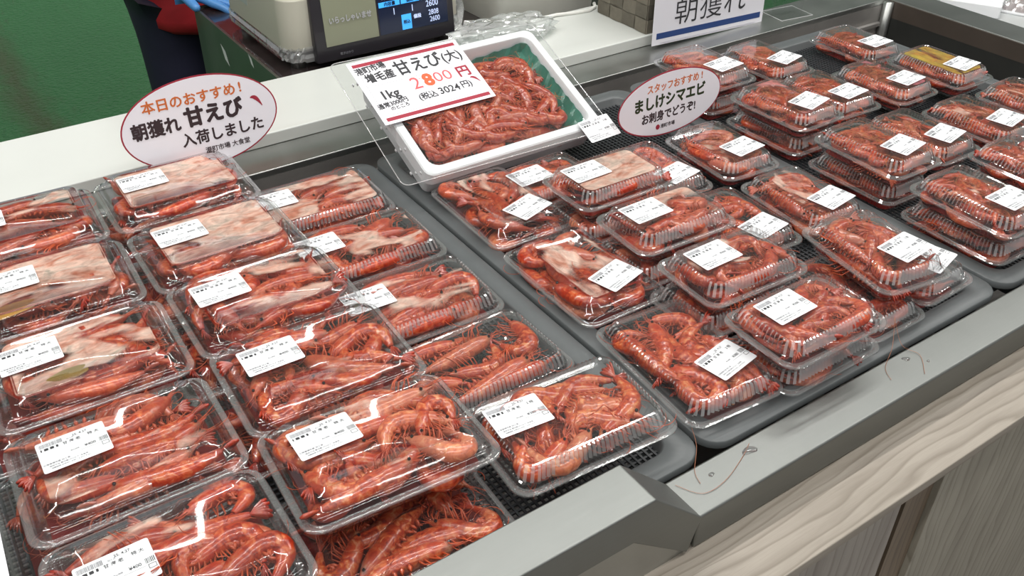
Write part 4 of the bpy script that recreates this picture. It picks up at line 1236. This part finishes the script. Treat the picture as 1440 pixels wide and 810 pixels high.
def hand(wx, wy, wz, dx, dy, s):
    P_ = [(wx, wy, wz), (wx + dx * .045, wy + dy * .045, wz - .012)]; E_ = [(0, 1)]; R_ = [.026, .034]
    sx_, sy_ = -dy, dx
    for k, (o_, l) in enumerate(((-.027, .062), (-.009, .074), (.010, .070), (.028, .052))):
        b = len(P_)
        P_ += [(wx + dx * .075 + sx_ * o_, wy + dy * .075 + sy_ * o_, wz - .018), (wx + dx * (.075 + l * .6) + sx_ * o_ * 1.1, wy + dy * (.075 + l * .6) + sy_ * o_ * 1.1, wz - .028), (wx + dx * (.075 + l) + sx_ * o_ * 1.1, wy + dy * (.075 + l) + sy_ * o_ * 1.1, wz - .045)]
        E_ += [(1, b), (b, b + 1), (b + 1, b + 2)]; R_ += [.012, .0095, .008]
    b = len(P_); q = s * .045
    P_ += [(wx + dx * .03 + sx_ * q * .8, wy + dy * .03 + sy_ * q * .8, wz - .015), (wx + dx * .065 + sx_ * q * 1.25, wy + dy * .065 + sy_ * q * 1.25, wz - .03)]
    E_ += [(0, b), (b, b + 1)]; R_ += [.013, .010]
    return cloth('glove', P_, E_, R_, M['glove'])
hand(px + .165, py - .235, .062, .15, -.98, 1)
hand(.583, 2.195, .034, .68, -.74, -1)
for s in (-1, 1):   # face
    cloth('eye', [(px + s * .030, py - .115, .715), (px + s * .030, py - .118, .714)], [(0, 1)], [.008, .008], M['eye'])
    cloth('ear', [(px + s * .083, py - .035, .715), (px + s * .085, py - .03, .690)], [(0, 1)], [.014, .011], M['skin'])
cloth('nose', [(px, py - .112, .705), (px, py - .128, .684)], [(0, 1)], [.009, .013], M['skin'])
cloth('mouth', [(px - .022, py - .108, .655), (px, py - .113, .653), (px + .022, py - .108, .655)], [(0, 1), (1, 2)], [.005, .007, .005], plain('lips', (.40, .12, .10), .5))

# ================================================================== THINGS ON THE LEDGE
# crumpled clear bag
bm = bmesh.new(); bmesh.ops.create_icosphere(bm, subdivisions=4, radius=1)
from mathutils import noise as mn
for vtx in bm.verts:
    c = vtx.co.copy(); k = 1 + .28 * mn.noise(c * 3.1) + .16 * mn.noise(c * 8)
    vtx.co = Vector((c.x * .110 * k, c.y * .050 * k, max(-.018, c.z * .022 * k * 1.2)))
me = bpy.data.meshes.new('plastic_bag'); bm.to_mesh(me); bm.free(); me.materials.append(M['bag'])
tag(obj('plastic_bag', me, None, (1.040, 1.545, .0425), (0, 0, -.1)), 'crumpled clear plastic bag on the ledge between scale and foam box', 'plastic bag')
me2 = me.copy(); me2.name = 'plastic_bag'
for vtx in me2.vertices: vtx.co = Vector((vtx.co.x * .75, vtx.co.y * .8, vtx.co.z * .55))
# white ribbed tub
def tub_profile(name, w, d, h, t, loc, rot, mat, label, cat):
    pr = [(.018, 0, .02), (.004, h * .92, .026), (-.004, h * .93, .03), (-.004, h, .03), (t, h, .022), (t + .004, h * .95, .02), (t + .016, .004, .015)]
    vs = []; fs = []
    for ins, z, r in pr: vs += [(x, y, z) for x, y in rrect(w - 2 * ins, d - 2 * ins, r, 6)]
    n = len(vs) // len(pr)
    for i in range(len(pr) - 1):
        for k in range(n): fs.append((i * n + k, i * n + (k + 1) % n, (i + 1) * n + (k + 1) % n, (i + 1) * n + k))
    fs.append(tuple(range(n))[::-1]); fs.append(tuple((len(pr) - 1) * n + k for k in range(n)))
    o = obj(name, mesh(name, vs, fs, mat, True), None, loc, rot)
    e = o.modifiers.new('es', 'EDGE_SPLIT'); e.split_angle = math.radians(40)
    return tag(o, label, cat)
st_tbl = MB(); st_tbl.box(1.16, 1.62, 1.616, 1.95, -.85, .010)
M['white_tub'] = plain('off_white_tub', (0.66, 0.66, 0.60), .45, noise=.06, nscale=20)
tub_profile('plastic_tub', .30, .20, .12, .006, (1.235, 1.742, -.0035), (0, 0, .03), M['white_tub'], 'off-white tub behind the ledge beside the scale', 'tub')
# white cable
mb = MB(); cp = [(1.10, 1.60), (1.14, 1.585), (1.17, 1.590), (1.205, 1.592), (1.25, 1.582), (1.285, 1.578), (1.31, 1.588), (1.32, 1.605)]
mb.tube([(x, y, .0275 + .001 * math.sin(i)) for i, (x, y) in enumerate(cp)], .0040, 8)
tag(mb.build('white_cable', plain('white_cable_sheath', (.80, .80, .76), .4), smooth=True), 'white cable lying along the back of the ledge', 'cable')
# woven basket
M['weave'] = plain('grey_brown_woven_strap', (0.20, 0.18, 0.14), .7, noise=.25, nscale=60, bump=.6, bscale=400)
M['weave2'] = plain('grey_brown_woven_strap_dark', (0.15, 0.135, 0.105), .75, noise=.25, nscale=60, bump=.6, bscale=400)
bk = empty('woven_basket', (1.305, 1.505, .0238), (0, 0, 0), 'grey-brown woven box standing at the right end of the ledge', 'basket')
bx0, bx1, by0, by1, bh = -.010, .150, -.105, .060, .150
mb = MB(); mb.box(bx0 + .004, bx1 - .004, by0 + .004, by1 - .004, 0, bh - .004); mb.build('core', M['weave2'], bk)
cnt = 0
strap_a = None
for face in ('front', 'left'):
    L_ = (bx1 - bx0) if face == 'front' else (by1 - by0)
    cols = int(L_ / .036); cw = L_ / cols; rows = 5; rh = bh / rows
    for i in range(cols):
        for j in range(rows):
            # basket twill: each piece bulges, alternating long and short direction
            horiz = (i + j) % 2 == 0
            u0, v0 = i * cw, j * rh
            gx = .0006; bul = .0022 if horiz else .0012
            nn = 5; vs = []; fs = []
            for a in range(nn):
                for b_ in range(3):
                    u = u0 + gx + (cw - 2 * gx) * (a / (nn - 1) if horiz else b_ / 2)
                    vv = v0 + gx + (rh - 2 * gx) * (b_ / 2 if horiz else a / (nn - 1))
                    h = bul * math.sin(PI * a / (nn - 1)) + .0006
                    vs.append((bx0 + u, by0 + .004 - h, vv) if face == 'front' else (bx0 + .004 - h, by0 + u, vv))
            for a in range(nn - 1):
                for b_ in range(2): fs.append((a * 3 + b_, (a + 1) * 3 + b_, (a + 1) * 3 + b_ + 1, a * 3 + b_ + 1))
            obj('woven_strap', mesh('woven_strap', vs, fs, M['weave'] if horiz else M['weave2'], True), bk); cnt += 1
# acrylic L stand on the shelf right of the sign
ast = empty('acrylic_stand', (1.70, 1.375, .0005), (0, 0, -.12), 'small clear acrylic stand on the steel shelf right of the white sign', 'stand')
mb = MB(); mb.box(-.045, .045, -.035, .035, 0, .002); mb.build('foot_plate', M['acrylic'], ast)
mb = MB(); mb.box(-.045, .045, .0, .002, .002, .12); mb.build('upright', M['acrylic'], ast)
mb = MB()
for a, b_ in (((-.045, -.035), (.045, -.035)), ((.045, -.035), (.045, .035)), ((-.045, .035), (.045, .035)), ((-.045, -.035), (-.045, .035))):
    mb.tube([(a[0], a[1], .001), (b_[0], b_[1], .001)], .0010, 4)
mb.build('polished_edge', plastic_clear('acrylic_edge_b', .35, boost=2.0), ast)

# ================================================================== RIGHT NEIGHBOUR COUNTER
nb = empty('side_counter', (2.5, 1.0, -.85), label='pale side counter just beyond the steel end rim', cat='counter')
mb = MB(); mb.box(2.085, 3.1, .4, 1.42, -.06, -.045); o = mb.build('top', plain('pale_grey_top', (.50, .52, .52), .35), nb); o.location = (-2.5, -1.0, .85)
mb = MB(); mb.box(2.09, 3.08, .42, 1.40, -.85, -.06); o = mb.build('body', M['steel'], nb); o.location = (-2.5, -1.0, .85)
rk = empty('white_tray', (2.225, 1.245, -.045), (0, 0, .5), 'stack of white ridged trays at the top right corner', 'tray')
for k in range(3):
    mb = MB(); mb.prism(rrect(.05, .14, .004, 2, -.035 + k * .030, 0), 0, .030 + .004 * k); mb.build('ridge', M['foam'], rk, bevel=.003)
def wrapped(x, y, rot, col, label, sx=.09, sy=.06, h=.035):
    t = empty('wrapped_tray', (x, y, -.045), (0, 0, rot), label, 'food tray')
    bm = bmesh.new(); bmesh.ops.create_grid(bm, x_segments=14, y_segments=12, size=1)
    for vtx in bm.verts:
        c = vtx.co; e = max(abs(c.x), abs(c.y))
        vtx.co = Vector((c.x * sx, c.y * sy, h * (1 - e ** 4) + .004 + .005 * mn.noise(Vector((c.x * 3, c.y * 3, x * 9)))))
    me = bpy.data.meshes.new('food'); bm.to_mesh(me); me.materials.append(col)
    for p in me.polygons: p.use_smooth = True
    obj('food', me, t)
    for vtx in bm.verts: vtx.co = Vector((vtx.co.x * 1.06, vtx.co.y * 1.08, vtx.co.z + .004 + .004 * mn.noise(vtx.co * 60)))
    me = bpy.data.meshes.new('film'); bm.to_mesh(me); bm.free(); me.materials.append(M['bag'])
    obj('film', me, t)
    mb = MB(); mb.prism(rrect(2 * sx * 1.08, 2 * sy * 1.1, .012, 3), 0, .006); mb.build('plate', M['foam'], t, bevel=.002)
dk = plain('dark_red_meat', (.10, .006, .012), .3, noise=.5, nscale=30, coat=.5)
dg = plain('dark_green_seaweed', (.01, .05, .04), .3, noise=.6, nscale=40, coat=.5)
wrapped(2.36, 1.165, .35, dk, 'film-wrapped dark red tray at the top right corner, nearer one', .085, .055)
wrapped(2.41, 1.315, .35, dg, 'film-wrapped dark green tray at the top right corner, farther one', .085, .06)

cd_ = empty('price_card', (-.074, .722, .100), (.35, .1, -.06), 'blank white round-cornered card edge at the left border beside the front packs', 'price card')
mb = MB(); mb.prism(rrect(.10, .19, .012, 4, -.034, -.03), -.0006, .0006); mb.build('card', M['sign'], cd_)
mb = MB(); mb.box(-.045, -.035, -.005, .005, -.13, 0); mb.build('stick', M['acrylic'], cd_)
M['rim_feeler'] = plain('dry_feeler', (.45, .18, .10), .5)
# loose feelers lying on the rim
for (pp, lab) in (([(.515, .449, .0008), (.530, .425, .0010), (.560, .424, .0014), (.600, .438, .0010), (.622, .449, .0008)], 'long thin shrimp feeler lying on the steel rim by the notch'),
                  ([(.585, .500, .004), (.570, .476, .003), (.545, .452, .0012), (.538, .436, .001)], 'reddish shrimp feeler hanging from the front middle pack'),
                  ([(.905, .485, .03), (.885, .466, .006), (.850, .448, .0012), (.838, .430, .001)], 'orange shrimp feeler trailing over the rim below the stacked packs'),
                  ([(.905, .485, .03), (.898, .462, .005), (.905, .440, .0012), (.880, .415, .001)], 'second orange feeler spread beside the trailing one')):
    mb = MB(); V_ = [Vector(p_) for p_ in pp]; out = []
    for i in range(len(V_) - 1):
        p0 = V_[max(i - 1, 0)]; p1 = V_[i]; p2 = V_[i + 1]; p3 = V_[min(i + 2, len(V_) - 1)]
        for k in range(5):
            t = k / 5
            out.append(.5 * ((2 * p1) + (p2 - p0) * t + (2 * p0 - 5 * p1 + 4 * p2 - p3) * t * t + (3 * p1 - p0 - 3 * p2 + p3) * t ** 3))
    out.append(V_[-1]); mb.tube(out, .00028, 4)
    tag(mb.build('shrimp_feeler', M['rim_feeler'], smooth=True), lab, 'feeler')

# ================================================================== the rest of the shrimp
VV = np.concatenate(REST_V); TT = np.concatenate(REST_T)
me = mesh('shrimp_mass', VV.tolist(), REST_F, [M['shrimp'], M['feeler']], True, REST_M)
ca = me.color_attributes.new('tone', 'FLOAT_COLOR', 'POINT'); ca.data.foreach_set('color', TT.ravel())
ro_ = obj('shrimp', me); ro_.color = (.95, .74, .60, 1)
tag(ro_, 'small shrimp filling the far right packs and the lower packs', 'shrimp', kind='stuff')
tag(obj('shrimp_feelers', mesh('shrimp_feelers', HAIR_V, HAIR_F, plain('amber_feeler', (0.60, 0.20, 0.055), .4, noise=.5, nscale=30), True)), 'loose tangle of fine amber shrimp feelers inside the packs', 'feelers', kind='stuff')
print('shrimp things', N_SHRIMP[0], 'packs', NPK[0], 'objects', len(bpy.data.objects))
